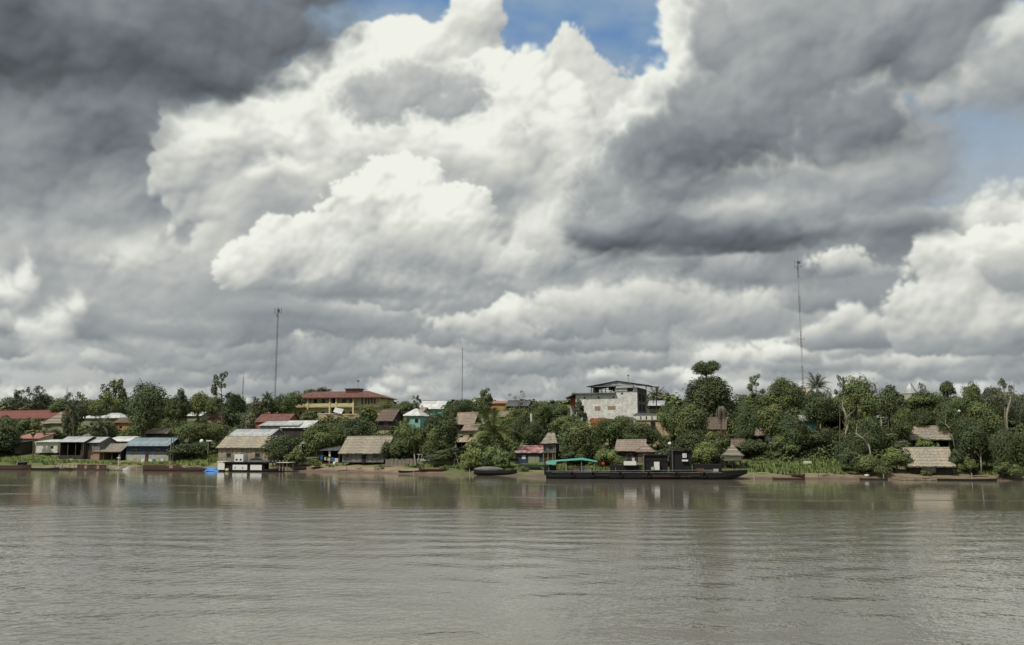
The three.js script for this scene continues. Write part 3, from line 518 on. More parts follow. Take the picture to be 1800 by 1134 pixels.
// tree('kind', colour, x0, x1, top, bottom of crown, foot, label): all in photo pixels; the foot decides how far away it stands
function tree(kind, col, x0, x1, top, bot, foot, label, o = {}) {
  const n = treeCount++, xc = (x0 + x1) / 2, p = spot(o.trunkX ?? xc, foot), D = -p.z, a = at(x0, top, D), b = at(x1, bot, D);
  const w = b.x - a.x, h = a.y - b.y, cx = (a.x + b.x) / 2, deep = o.deep ?? Math.min(w, 11) * 0.9;
  const pxw = x1 - x0, lod = pxw > 46 ? 'near' : pxw > 24 ? 'mid' : 'far', v = variants[kind + lod][n % 3];
  const g = thing(o.name ?? (kind === 'bush' ? 'bush' : 'tree'), label, o.cat ?? (kind === 'bush' ? 'bush' : 'tree'), p, 0, o.group);
  const mat = GREENS[col], cr = mesh(g, kind === 'bush' ? 'foliage' : 'crown', v.crown, mat);
  cr.scale.set(w, h, deep); cr.position.set(cx - p.x, b.y - p.y, o.dz ?? 0); const yaw = (n * 2.4) % 6.28; if (Math.abs(w - deep) < w * 0.15) cr.rotation.y = yaw;
  const bm = o.pale ? barkPale : bark, low = b.y - p.y;
  if (kind !== 'bush' || low > 0.5) {
    const lm = mesh(g, 'branches', v.limbs, bm); lm.scale.copy(cr.scale); lm.position.copy(cr.position); lm.rotation.copy(cr.rotation);
    const rad = o.r ?? Math.max(0.12, Math.min(0.45, w * 0.028)), tall = Math.max(0.6, low + h * 0.32), tr = mesh(g, 'trunk', trunkGeo[n % 3], bm);
    tr.scale.set(rad, tall + 0.4, rad); tr.position.y = -0.4;
    const lean = cx - p.x; if (Math.abs(lean) > 0.2) tr.rotation.z = -Math.atan2(lean, tall);
  }
  return g;
}
// palms: a ringed trunk and separate feathered fronds
function frondGeo(seed, droop, width = 0.17) {
  const r = rng(seed), P = [], C = [], N = 13, mid = [];
  for (let i = 0; i <= N; i++) { const t = i / N; mid.push(V(0, Math.sin(t * 1.5) * 0.34 - droop * t * t, t * (1 - 0.16 * t))); }
  for (let i = 1; i < N; i++) for (const s of [-1, 1]) for (let k = 0; k < 2; k++) {
    const c0 = mid[i].clone().lerp(mid[i + 1], k * 0.5), c1 = mid[i].clone().lerp(mid[i + 1], k * 0.5 + 0.42), L = width * Math.sin(Math.PI * (0.16 + (0.78 * i) / N)) * (0.85 + r() * 0.3);
    const tip = c0.clone().lerp(c1, 0.5).add(V(s * L, -L * (0.35 + r() * 0.35), L * 0.75)), sh = 0.75 + r() * 0.5; P.push(c0, c1, tip); for (let q = 0; q < 3; q++) C.push(sh, sh, sh);
  }
  for (let i = 0; i < N; i++) for (const s of [-1, 1]) { const w = 0.012 * (1 - i / N) + 0.003; P.push(mid[i].clone().add(V(s * w, 0, 0)), mid[i + 1].clone().add(V(s * w, 0, 0)), mid[i].clone().add(V(0, -w * 2, 0))); for (let q = 0; q < 3; q++) C.push(1.5, 1.3, 1.1); }
  const g = tris(P); g.setAttribute('color', new THREE.Float32BufferAttribute(C, 3)); return g;
}
const frondGeos = [[1, 0.15], [2, 0.5], [3, 0.9], [4, 0.35]].map(([s, d]) => frondGeo(s, d));
const frondDead = [[5, 1.3], [6, 1.5]].map(([s, d]) => frondGeo(s, d, 0.12));
function bananaGeo(seed) {
  const r = rng(seed), P = [], C = [], N = 9, w = (t) => 0.17 * Math.pow(Math.sin(Math.PI * Math.min(1, 0.05 + t * 0.95)), 0.6) * (t < 0.12 ? t / 0.12 : 1), m = (t) => V(0, 0.75 * Math.sin(t * 1.9) - 0.25 * t * t, t * 0.8);
  for (let i = 0; i < N; i++) for (const s of [-1, 1]) { const a = m(i / N), b = m((i + 0.86) / N), ca = a.clone().add(V(s * w(i / N), -0.03, 0)), cb = b.clone().add(V(s * w((i + 0.86) / N), -0.03 - r() * 0.05, 0)), k = 0.8 + r() * 0.45; P.push(a, b, cb, a, cb, ca); for (let q = 0; q < 6; q++) C.push(k, k, k); }
  const g = tris(P); g.setAttribute('color', new THREE.Float32BufferAttribute(C, 3)); return g;
}
const bananaGeos = [1, 2, 3].map(bananaGeo);
function palm(col, x, hub, foot, reach, label, o = {}) {          // x, hub height and reach of the fronds in photo pixels
  const p = spot(o.trunkX ?? x, foot), D = -p.z, h = at(x, hub, D).sub(p), R = reach * metres(D), r = rng(Math.round(x * 7 + hub));
  const g = thing(o.name ?? 'palm_tree', label, o.cat ?? 'palm tree', p, 0, o.group), n = o.n ?? 20, mid = V(h.x * 0.3, h.y * 0.5, 0);
  part(g, 'trunk', [bar(V(0, -0.4, 0), mid, 0.2, 0.15, 8), bar(mid, h, 0.15, 0.11, 8)], bark);
  for (let i = 0; i < n; i++) {
    const t = i / n, geo = o.dead ? frondDead[i % 2] : o.banana ? bananaGeos[i % 3] : frondGeos[t < 0.3 ? 0 : t < 0.6 ? 3 : t < 0.82 ? 1 : 2];
    const m = mesh(g, o.banana ? 'leaf' : 'frond', geo, GREENS[o.dead ? 7 : col]); m.position.copy(h);
    m.rotation.order = 'YXZ'; m.rotation.y = i * 2.4 + r() * 0.5; m.rotation.x = (o.dead ? 0.5 : o.banana ? -0.35 + 0.5 * t : -0.85 + 1.15 * t) + (r() - 0.5) * 0.2; m.rotation.z = (r() - 0.5) * 0.4;
    const k = R * (0.82 + r() * 0.3); m.scale.set(k * (o.banana ? 1.2 : 1), k, k);
  }
  return g;
}

// ---------------------------------------------------------------- buildings
const FACE = -0.28;                                             // houses face the river, a little away from the viewer
function windowIn(parent, x, y, z, w, h, ry = 0, pane = M.pane, frame = M.woodPale) {
  const g = new THREE.Group(); g.name = 'window'; g.position.set(x, y, z); g.rotation.y = ry; parent.add(g);
  part(g, 'pane', box(w, h, 0.03, 0, -h / 2, 0.02), pane);
  const f = 0.08; part(g, 'frame', [box(w + 2 * f, f, 0.1, 0, h / 2, 0.04), box(w + 2 * f, f, 0.1, 0, -h / 2 - f, 0.04), box(f, h, 0.1, -w / 2 - f / 2, -h / 2, 0.04), box(f, h, 0.1, w / 2 + f / 2, -h / 2, 0.04)], frame);
}
// house({ x: [x0, x1] of the front wall, y: [ridge, eave, foot] in photo pixels, d: depth in metres, roof, ... })
function house(o) {
  const xc = (o.x[0] + o.x[1]) / 2, yaw = o.yaw ?? FACE, p = o.D ? at(xc, o.y[2], o.D) : spot(xc, o.y[2]), D = -p.z, see = Math.atan2(p.x, D), rel = yaw + see;
  const d = o.d ?? 6, over = o.over ?? 0.6, side = o.side ?? 0.4, W = ((o.x[1] - o.x[0]) * metres(D)) / Math.cos(see) / Math.cos(rel);
  const rise = o.roof === 'shed' ? d : o.roof === 'gableFront' ? 0 : d / 2, tip = at(xc, o.y[1], D - over * Math.cos(yaw)).y - p.y, top = at(xc, o.y[0], D + rise).y - p.y;
  const g = thing(o.name ?? 'house', o.label, o.cat ?? 'house', p, yaw, o.group), r = rng(Math.round(xc * 31 + o.y[0]));
  const slope = o.roof === 'gableFront' ? (top - tip) / (W / 2 + side) : (top - tip) / (rise + over), eave = o.roof === 'flat' ? tip : o.roof === 'gableFront' ? tip + slope * side : tip + slope * over;
  const st = o.stilts ?? 0, wm = o.wall ?? M.wood, t = 0.12, low = o.low ?? 0, walls = [], b0 = st ? st : -1.2, hh = eave - b0 - 0.03;
  const front = o.open ? [] : [box(W, hh, t, 0, b0, -t / 2)];
  const sideTop = o.roof === 'shed' ? top - 0.04 : eave - 0.03;
  walls.push(...front, box(W, (o.roof === 'shed' ? sideTop : eave - 0.03) - b0, t, 0, b0, -d + t / 2));
  for (const s of [-1, 1]) {
    const x = s * (W / 2 - t / 2);
    walls.push(box(t, hh, d - 2 * t, x, b0, -d / 2));
    if (o.roof === 'gable') walls.push(gable(V(x + t / 2, eave - 0.03, -t), V(x + t / 2, eave - 0.03, -d + t), V(x + t / 2, top - 0.1, -d / 2), t));
    if (o.roof === 'shed') walls.push(gable(V(x + t / 2, eave - 0.03, -t), V(x + t / 2, eave - 0.03, -d + t), V(x + t / 2, sideTop, -d + t), t));
  }
  if (o.roof === 'gableFront') walls.push(gable(V(-W / 2, eave - 0.03, 0), V(W / 2, eave - 0.03, 0), V(0, top - 0.1, 0), t), gable(V(-W / 2, eave - 0.03, -d + t), V(W / 2, eave - 0.03, -d + t), V(0, top - 0.1, -d + t), t));
  part(g, 'wall', walls, wm);
  if (o.sideWall) for (const s of [-1, 1]) part(g, 'side_wall', box(0.05, hh, d, s * (W / 2 + 0.028), b0, -d / 2), o.sideWall);
  if (low) part(g, 'base_wall', [box(W + 0.06, low + 1.2, 0.06, 0, -1.2, 0.03), box(0.06, low + 1.2, d, W / 2 + 0.03, -1.2, -d / 2), box(0.06, low + 1.2, d, -W / 2 - 0.03, -1.2, -d / 2)], o.lowM ?? M.concrete);
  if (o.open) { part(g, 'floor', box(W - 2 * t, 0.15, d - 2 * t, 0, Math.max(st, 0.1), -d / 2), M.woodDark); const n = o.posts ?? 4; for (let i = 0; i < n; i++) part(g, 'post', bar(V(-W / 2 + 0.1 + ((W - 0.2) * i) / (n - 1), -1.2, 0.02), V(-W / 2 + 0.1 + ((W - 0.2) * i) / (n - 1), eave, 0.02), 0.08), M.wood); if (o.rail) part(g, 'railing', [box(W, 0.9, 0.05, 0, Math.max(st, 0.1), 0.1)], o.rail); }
  if (st) { const n = Math.max(3, Math.round(W / 2.2)); for (let i = 0; i < n; i++) for (const z of [-0.15, -d + 0.15]) part(g, 'stilt', bar(V(-W / 2 + 0.15 + ((W - 0.3) * i) / (n - 1), -1.5, z), V(-W / 2 + 0.15 + ((W - 0.3) * i) / (n - 1), st, z), 0.1), M.woodDark); part(g, 'floor', box(W + 0.1, 0.14, d, 0, st - 0.15, -d / 2 + 0.06), M.woodDark); }
  // roof
  const rm = o.roofM ?? M.zinc, isThatch = rm.isThatch, RT = o.rt ?? 0.07, z0 = over, z1 = -d - over, X = W / 2 + side, yz = (q) => q;
  const face = (a, b, c, e) => (isThatch ? thatchSlope(a, b, c, e, o.courses ?? 4, r, o.rt ?? 0.2) : slab(a, b, c, e, RT)), R = [];
  if (o.roof === 'gable') { R.push(face(V(-X, top, -d / 2), V(X, top, -d / 2), V(X, tip, z0), V(-X, tip, z0)), face(V(X, top, -d / 2), V(-X, top, -d / 2), V(-X, tip, z1), V(X, tip, z1))); if (isThatch) R.push(bar(V(-X, top + 0.02, -d / 2), V(X, top + 0.02, -d / 2), 0.2, 0.2, 7)); else part(g, 'ridge_cap', box(2 * X, 0.06, 0.4, 0, top, -d / 2), rm); }
  if (o.roof === 'hip' || o.roof === 'pyramid') {
    const I = o.roof === 'pyramid' ? 0.01 : Math.max(0.2, X - (d / 2 + over) * (o.hip ?? 0.8));
    R.push(face(V(-I, top, -d / 2), V(I, top, -d / 2), V(X, tip, z0), V(-X, tip, z0)), face(V(I, top, -d / 2), V(-I, top, -d / 2), V(-X, tip, z1), V(X, tip, z1)), face(V(I, top, -d / 2 + 0.01), V(I, top, -d / 2 - 0.01), V(X, tip, z1), V(X, tip, z0)), face(V(-I, top, -d / 2 - 0.01), V(-I, top, -d / 2 + 0.01), V(-X, tip, z0), V(-X, tip, z1)));
  }
  if (o.roof === 'gableFront') for (const s of [-1, 1]) R.push(face(V(0, top, z0), V(0, top, z1), V(s * X, tip, z1), V(s * X, tip, z0)));
  if (o.roof === 'shed') R.push(face(V(-X, top + slope * over, z1), V(X, top + slope * over, z1), V(X, tip, z0), V(-X, tip, z0)));
  if (o.roof === 'flat') R.push(box(2 * X, Math.max(0.12, top - tip), d + 2 * over, 0, tip, -d / 2));
  part(g, 'roof', R, rm);
  // openings
  for (const [u, y, w, h, pm] of o.wins ?? []) windowIn(g, (u - 0.5) * W, y, o.win0 ?? 0.0, w, h, 0, pm ?? M.pane, o.frame ?? M.woodPale);
  for (const [u, y, w, h] of o.sideWins ?? []) for (const s of o.sides ?? [1]) windowIn(g, s * (W / 2 + (low ? 0.06 : 0)), y, -u * d, w, h, (s * Math.PI) / 2, M.pane, o.frame ?? M.woodPale);
  for (const [u, w, h, dm] of o.doors ?? []) part(g, 'door', box(w, h, 0.08, (u - 0.5) * W, Math.max(st, 0), low ? 0.07 : 0.03), dm ?? M.dark);
  return { g, W, top, tip, eave, d, p, D };
}
for (const k of ['thatch', 'thatchGrey', 'thatchBrown', 'thatchPale', 'thatchPink']) M[k].isThatch = true;

// ---------------------------------------------------------------- boats
function hullGeo(L, Wd, H, o = {}) {                             // an open boat along x, bow at +x, keel at y = 0
  const n = 18, rings = [], bow = o.bow ?? 0.16, stern = o.stern ?? 0.1, rake = o.rake ?? 0.25;
  for (let i = 0; i <= n; i++) {
    const t = i / n, fromBow = (1 - t) / bow, fromStern = t / stern, k = Math.min(1, Math.sin(Math.min(1, fromBow) * 1.57) + 0.02, (o.blunt ? 0.75 : 0.08) + Math.sin(Math.min(1, fromStern) * 1.57));
    const sheer = H * (1 + (o.lift ?? 0.5) * Math.pow(Math.max(0, t - 0.6) / 0.4, 2) + (o.liftStern ?? 0.25) * Math.pow(Math.max(0, 0.25 - t) / 0.25, 2)), keel = H * 0.5 * Math.pow(Math.max(0, t - 0.8) / 0.2, 2) * rake * 2, w = (Wd / 2) * k, x = (t - 0.5) * L;
    rings.push([[w, sheer], [w * 0.93, keel + (sheer - keel) * 0.45], [w * 0.62, keel + 0.02], [0, keel], [-w * 0.62, keel + 0.02], [-w * 0.93, keel + (sheer - keel) * 0.45], [-w, sheer], [-w + 0.05 * k, sheer], [-w * 0.86, keel + (sheer - keel) * 0.4 + 0.03], [0, keel + 0.1 * H], [w * 0.86, keel + (sheer - keel) * 0.4 + 0.03], [w - 0.05 * k, sheer]].map(([z, y]) => V(x, y, z)));
  }
  const T = []; for (let i = 0; i < n; i++) for (let k = 0; k < 12; k++) { const a = rings[i][k], b = rings[i][(k + 1) % 12], c = rings[i + 1][(k + 1) % 12], d = rings[i + 1][k]; T.push(a, b, c, a, c, d); }
  for (const e of [0, n]) for (let k = 1; k < 11; k++) T.push(rings[e][0], rings[e][k], rings[e][k + 1]);
  return tris(T);
}
function canoe(x0, x1, y, H, mat, label, o = {}) {                // lies with its keel where the pixel row y meets water or beach
  const xc = (x0 + x1) / 2, p = o.float ? at(xc, y, spot(xc, y).z * -1) : spot(xc, y), D = -p.z, L = ((x1 - x0) * metres(D)) / Math.cos(p.x / D) / Math.cos(FACE + p.x / D);
  if (o.float) { p.copy(moor(xc, o.off ?? 1)); p.y = -H * 0.3; } else p.y += 0.02;
  const g = thing(o.name ?? 'canoe', label, o.cat ?? 'canoe', p, (o.yaw ?? FACE) + (o.flip ? Math.PI : 0), o.group);
  part(g, 'hull', hullGeo(L, o.w ?? Math.max(0.7, L * 0.13), H, o), mat);
  const n = o.seats ?? 3; for (let i = 0; i < n; i++) part(g, 'thwart', box(0.22, 0.04, (o.w ?? Math.max(0.7, L * 0.13)) * 0.86, (-0.28 + (0.56 * i) / Math.max(1, n - 1)) * L, H * 0.72, 0), M.wood);
  if (o.tilt) g.rotation.z = o.tilt;
  return { g, L, D, p };
}
function mast(x, top, D, label, o = {}) {                        // guyed lattice mast in painted sections
  const a = at(x, top, D), foot = V(a.x, land(a.x, D), -D), H = a.y - foot.y, w = o.w ?? 0.55, g = thing('radio_mast', label, 'radio mast', foot), n = o.sections ?? 7, leg = (k, y) => V(Math.cos(k * 2.094 + 0.5) * w, y, Math.sin(k * 2.094 + 0.5) * w), R = o.r ?? 0.07;
  for (let s = 0; s < n; s++) {
    const y0 = (H * s) / n, y1 = (H * (s + 1)) / n, L = [], m = Math.max(3, Math.round((y1 - y0) / 1.6));
    for (let k = 0; k < 3; k++) { L.push(bar(leg(k, y0), leg(k, y1), R)); for (let i = 0; i < m; i++) L.push(bar(leg(k + (i % 2), y0 + ((y1 - y0) * i) / m), leg(k + 1 - (i % 2), y0 + ((y1 - y0) * (i + 1)) / m), R * 0.6, R * 0.6, 4)); }
    part(g, 'lattice_section', L, o.mats[s % o.mats.length]);
  }
  part(g, 'lightning_rod', bar(V(0, H, 0), V(0, H + 2, 0), 0.05, 0.03), M.steel);
  for (const [y, s, an] of o.dishes ?? []) { const q = new THREE.CylinderGeometry(s, s * 0.8, s * 0.5, 14).rotateX(Math.PI / 2).rotateY(an).translate(Math.sin(an) * (w + s * 0.3), H * y, Math.cos(an) * (w + s * 0.3)); part(g, 'dish_antenna', metreUV(q), o.dm ?? M.steel); }
  for (const f of o.arms ?? []) part(g, 'antenna_arm', [bar(V(-1.6, H * f, 0), V(1.6, H * f, 0), 0.07), bar(V(-1.5, H * f - 0.7, 0), V(-1.5, H * f + 0.9, 0), 0.09), bar(V(1.5, H * f - 0.7, 0), V(1.5, H * f + 0.9, 0), 0.09)], M.steel);
  for (let k = 0; k < 3; k++) for (const f of [0.45, 0.92]) { const an = k * 2.094 + 0.2, q = V(Math.cos(an) * H * 0.42, -0.5, Math.sin(an) * H * 0.42); part(g, 'guy_wire', bar(V(0, H * f, 0), q, 0.012, 0.012, 4), M.steel); }
  return g;
}

// ---------------------------------------------------------------- the houses of the town
function lot(xc, foot, yaw = FACE, D0) {                        // a place on the ground with a local frame: X and Y turn photo pixels into metres in its front plane
  const p = D0 ? at(xc, foot, D0) : spot(xc, foot), D = -p.z, see = Math.atan2(p.x, D), k = metres(D) / Math.cos(see) / Math.cos(yaw + see);
  return { p, D, yaw, X: (x) => (x - xc) * k, Y: (y) => at(xc, y, D).y - p.y, m: metres(D) };
}
const ROW = 'houses along the river bank';
house({ x: [-40, 84], y: [721, 736, 752], d: 9, roof: 'gable', roofM: M.rust, wall: M.tanWall, label: 'long low house under a faded red sheet roof behind bushes' });
house({ x: [78, 106], y: [724, 745, 766], d: 6, roof: 'pyramid', roofM: M.thatchGrey, wall: M.greenGrey, label: 'greenish concrete house with a steep four-sided thatch roof beside a dark tree', wins: [[0.5, 1.6, 1, 0.9]] });
house({ x: [146, 203], y: [726, 735, 754], d: 8, roof: 'hip', roofM: M.zincWhite, wall: M.greenGrey, label: 'house with a pale hipped metal roof half hidden by dark palms', wins: [[0.3, 1.7, 1.2, 1], [0.7, 1.7, 1.2, 1]] });
house({ x: [202, 228], y: [735, 744, 758], d: 6, roof: 'gable', roofM: M.thatchBrown, courses: 3, wall: M.orange, label: 'small house with brown roof and orange-yellow wall behind green shrubs', wins: [[0.4, 1.3, 0.8, 0.8]] });
house({ x: [30, 62], y: [762, 771, 796], d: 5, roof: 'shed', roofM: M.rustPink, wall: M.cream, label: 'cream plank shack with a faded pinkish sheet roof beside a yellow banana plant', doors: [[0.3, 0.8, 1.9, M.woodDark]] });
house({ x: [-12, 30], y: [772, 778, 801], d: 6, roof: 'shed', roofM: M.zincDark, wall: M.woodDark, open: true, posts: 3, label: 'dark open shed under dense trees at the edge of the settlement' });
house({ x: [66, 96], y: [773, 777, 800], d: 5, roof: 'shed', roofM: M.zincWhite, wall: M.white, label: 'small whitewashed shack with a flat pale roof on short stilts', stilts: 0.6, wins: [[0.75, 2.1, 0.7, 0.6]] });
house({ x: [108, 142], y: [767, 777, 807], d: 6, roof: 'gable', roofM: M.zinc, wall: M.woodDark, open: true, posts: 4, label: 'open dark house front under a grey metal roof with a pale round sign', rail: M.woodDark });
house({ x: [144, 171], y: [768, 778, 807], d: 6, roof: 'gable', roofM: M.zinc, wall: M.woodGrey, low: 2.2, lowM: M.brickPale, label: 'grey-white wooden house on a brick base with two small dark windows', wins: [[0.42, 3.6, 0.55, 0.6], [0.74, 3.6, 0.55, 0.6]] });
house({ x: [144, 164], y: [757, 769, 782], d: 5, roof: 'hip', roofM: M.thatchGrey, courses: 3, wall: M.wood, label: 'little thatched hip roof peeking above the grey metal roofs' });
house({ x: [180, 234], y: [767, 776, 802], d: 7, roof: 'hip', roofM: M.zincWhite, wall: M.woodPale, label: 'pale wooden house with whitish metal roof and dark window openings', wins: [[0.12, 3.0, 0.9, 0.8], [0.36, 3.0, 1, 0.8], [0.62, 3.0, 1, 0.8], [0.86, 3.0, 0.9, 0.8]] });
house({ x: [170, 208], y: [781, 795, 810], d: 5, roof: 'gable', roofM: M.thatchGrey, wall: M.woodBlack, open: true, posts: 4, label: 'low thatched shed with a dark open front and a pole beside it' });
{
  const h = house({ x: [226, 290], y: [769, 784, 810], d: 7, roof: 'gable', roofM: M.zincBlue, wall: M.woodBlue, low: 1.5, lowM: M.concrete, over: 0.9, label: 'dark blue plank house with bluish metal roof and pale concrete base', wins: [[0.2, 2.5, 1.2, 0.9], [0.75, 2.5, 1.6, 0.9]], doors: [[0.5, 1, 2.4, M.woodDark]] });
}
house({ x: [258, 290], y: [752, 762, 780], d: 5, roof: 'gable', roofM: M.tan, wall: M.woodDark, label: 'small dark house with a tan sheet roof above the bluish roof', wins: [[0.5, 1.6, 1, 0.8]] });
house({ x: [386, 466], y: [768, 788, 814], d: 7, roof: 'gable', roofM: M.thatchPale, wall: M.woodPale, courses: 5, label: 'wide house with pale thatch roof and tan board walls behind the white boat', wins: [[0.22, 1.9, 1.1, 0.9], [0.8, 1.9, 1.2, 0.9]], doors: [[0.56, 1, 2.1, M.woodDark]] });
house({ x: [404, 470], y: [754, 767, 792], d: 8, roof: 'gable', roofM: M.zinc, wall: M.woodGrey, label: 'low grey metal roof directly behind the pale thatch roof' });
house({ x: [458, 521], y: [741, 748, 776], d: 4, roof: 'shed', roofM: M.zinc, wall: M.zincOld, label: 'long shed with tall grey corrugated side wall' });
house({ x: [496, 542], y: [739, 752, 776], d: 9, roof: 'gable', roofM: M.zincWhite, wall: M.woodDark, label: 'house with bright white metal roof touching the corrugated shed' });
house({ x: [450, 502], y: [727, 742, 762], d: 8, roof: 'gable', roofM: M.rustOld, wall: M.brick, label: 'rusty red gabled roof behind the grey corrugated shed', wins: [[0.2, 1.4, 0.9, 0.9]] });
house({ x: [462, 480], y: [724, 731, 744], d: 5, roof: 'gable', roofM: M.rustPink, wall: M.brick, label: 'small pink roof gable just above the rusty red roof' });
house({ x: [366, 394], y: [724, 734, 750], d: 6, roof: 'hip', roofM: M.rustOld, wall: M.brickPale, label: 'small house with a reddish brown hipped roof among dark trees' });
house({ x: [330, 352], y: [724, 731, 746], d: 5, roof: 'gable', roofM: M.zincWhite, wall: M.greenGrey, label: 'tiny pale roof among trees next to the reddish brown hip roof' });
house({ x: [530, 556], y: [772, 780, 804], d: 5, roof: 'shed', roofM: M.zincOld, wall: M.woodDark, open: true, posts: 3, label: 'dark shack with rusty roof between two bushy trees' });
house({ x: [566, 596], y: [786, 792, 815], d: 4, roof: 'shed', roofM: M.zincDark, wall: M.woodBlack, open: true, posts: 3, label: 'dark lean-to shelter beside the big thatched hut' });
house({ x: [602, 673], y: [768, 798, 818], d: 7.5, roof: 'gable', roofM: M.thatch, wall: M.woodGrey, stilts: 0.7, courses: 6, side: 0.7, over: 0.8, label: 'large thatched hut with grey plank walls and a dark central doorway', wins: [[0.8, 2.1, 0.9, 0.9], [0.13, 2.2, 0.6, 0.8]], doors: [[0.53, 1.0, 2.0]] });
house({ x: [664, 688], y: [720, 741, 768], d: 8, roof: 'gable', roofM: M.thatchBrown, wall: M.woodDark, stilts: 2.0, side: 0.6, label: 'brown thatched house on stilts with a dark gable end', wins: [[0.6, 3.4, 0.8, 0.9]] });
house({ x: [690, 742], y: [717, 724, 746], d: 6, roof: 'gable', roofM: M.tan, wall: M.tanWall, label: 'low tan roofed house squeezed behind the turquoise house' });
house({ x: [708, 738], y: [718, 731, 756], d: 7, roof: 'hip', roofM: M.zincWhite, wall: M.mint, label: 'turquoise house with a white hipped metal roof', wins: [[0.3, 2.6, 0.8, 1.0], [0.8, 2.6, 0.9, 1.0]] });
house({ x: [737, 778], y: [704, 719, 740], d: 7, roof: 'gable', roofM: M.zincWhite, wall: M.turquoise, label: 'house with broad white sheet roof standing highest behind the turquoise house' });
house({ x: [800, 832], y: [726, 747, 770], d: 6, roof: 'gable', roofM: M.thatchPink, wall: M.woodDark, label: 'upper thatched house of the stepped cluster beside the round tree', stilts: 1.2 });
house({ x: [824, 850], y: [737, 745, 760], d: 4, roof: 'shed', roofM: M.zinc, wall: M.woodBrown, open: true, posts: 3, label: 'grey metal lean-to roof attached below the upper thatched house' });
house({ x: [814, 838], y: [747, 758, 776], d: 4, roof: 'gable', roofM: M.thatchPink, wall: M.tanWall, label: 'middle hut of the stepped cluster with a worn thatch roof', doors: [[0.6, 1, 1.8]] });
house({ x: [802, 822], y: [770, 777, 790], d: 3, roof: 'shed', roofM: M.tan, wall: M.woodDark, open: true, posts: 3, label: 'lowest small roof of the stepped cluster above the bushes' });
house({ x: [858, 892], y: [705, 709, 732], d: 6, roof: 'shed', roofM: M.rustPink, wall: M.orange, label: 'house with yellow-orange wall and pink roof edge on the hill top', wins: [[0.3, 2.4, 0.9, 0.9]] });
house({ x: [890, 928], y: [704, 714, 732], d: 7, roof: 'gable', roofM: M.zincDark, wall: M.woodDark, label: 'dark roofed house beside the yellow-orange wall and the bare tree' });
house({ x: [876, 892], y: [724, 734, 748], d: 4, roof: 'gable', roofM: M.thatchPink, wall: M.tanWall, label: 'small tan gable showing among leaves below the orange wall' });
house({ x: [812, 836], y: [703, 712, 730], d: 5, roof: 'gable', roofM: M.zinc, wall: M.greenGrey, label: 'small grey metal roof between the round tree and the slender tree' });
{
  const h = house({ x: [906, 955], y: [784, 796, 814], d: 5, roof: 'shed', roofM: M.redWhite, wall: M.woodBlue, label: 'low riverside shop with a peeling red and white roof', wins: [[0.3, 1.2, 0.8, 0.7, M.whitePaint]], doors: [[0.66, 2.4, 1.5, M.greenGrey]] });
}
{
  // two-storey lookout hut
  const q = lot(966, 816), g = thing('hut', 'narrow two-storey hut with thatched cap, bluish upper room and timber legs', 'hut', q.p, FACE), w = q.X(977) - q.X(955), y1 = q.Y(797), y2 = q.Y(780), yt = q.Y(761), d = 3.2;
  part(g, 'lower_wall', box(w * 0.9, y1 + 1, d * 0.8, 0, -1, -d / 2), M.woodBrown); part(g, 'floor', box(w + 0.5, 0.15, d + 0.5, 0, y1, -d / 2), M.woodDark);
  part(g, 'upper_wall', box(w, y2 - y1, d, 0, y1 + 0.15, -d / 2), M.woodGrey); windowIn(g, w * 0.12, (y1 + y2) / 2 + 0.2, 0, 0.9, 0.8); windowIn(g, -w * 0.36, (y1 + y2) / 2 + 0.1, 0, 0.4, 1.2);
  for (const x of [-w * 0.48, -w * 0.1, w * 0.3, w * 0.48]) part(g, 'post', bar(V(x, -1, 0.12), V(x * 0.96, y1, 0.12), 0.09), M.woodPale);
  const r = rng(4), X = w / 2 + 0.4, tip = y2, I = 0.7; part(g, 'roof', [thatchSlope(V(-I, yt, -d / 2), V(I, yt, -d / 2), V(X, tip, 0.5), V(-X, tip, 0.5), 3, r), thatchSlope(V(I, yt, -d / 2), V(-I, yt, -d / 2), V(-X, tip, -d - 0.5), V(X, tip, -d - 0.5), 3, r), thatchSlope(V(I, yt, -d / 2 + 0.01), V(I, yt, -d / 2 - 0.01), V(X, tip, -d - 0.5), V(X, tip, 0.5), 3, r), thatchSlope(V(-I, yt, -d / 2 - 0.01), V(-I, yt, -d / 2 + 0.01), V(-X, tip, 0.5), V(-X, tip, -d - 0.5), 3, r)], M.thatchGrey);
}
house({ x: [1142, 1166], y: [704, 713, 734], d: 6, roof: 'gable', roofM: M.zinc, wall: M.woodDark, label: 'house with grey metal roof below the skyline palm next to the concrete block' });
house({ x: [1084, 1130], y: [774, 794, 814], d: 6, roof: 'gable', roofM: M.thatchPink, wall: M.woodDark, courses: 5, label: 'thatched house behind the long dark boat with a broad pinkish roof', wins: [[0.5, 1.4, 1, 0.8]] });
house({ x: [1122, 1146], y: [780, 795, 814], d: 4, roof: 'pyramid', roofM: M.thatchPink, wall: M.wood, courses: 3, label: 'small thatched roof with a peak joined to the broad pinkish roof', wins: [[0.5, 1.4, 0.7, 0.9, M.whitePaint]] });
house({ x: [1240, 1274], y: [735, 756, 776], d: 6, roof: 'gable', roofM: M.thatchBrown, wall: M.tanWall, label: 'reddish brown roofed house beside the dead palm', sideWins: [[0.5, 1.6, 0.8, 0.8]] });
house({ x: [1274, 1302], y: [782, 802, 825], d: 4.2, roof: 'pyramid', roofM: M.thatchGrey, wall: M.white, stilts: 1.6, courses: 4, label: 'little hut with a pyramid thatch roof and whitewashed wall at the dark boat\'s bow', frame: M.white });
house({ x: [1289, 1306], y: [773, 786, 808], d: 4, roof: 'gable', roofM: M.thatchBrown, wall: M.woodDark, label: 'small brown thatch gable just behind the whitewashed hut', courses: 3 });
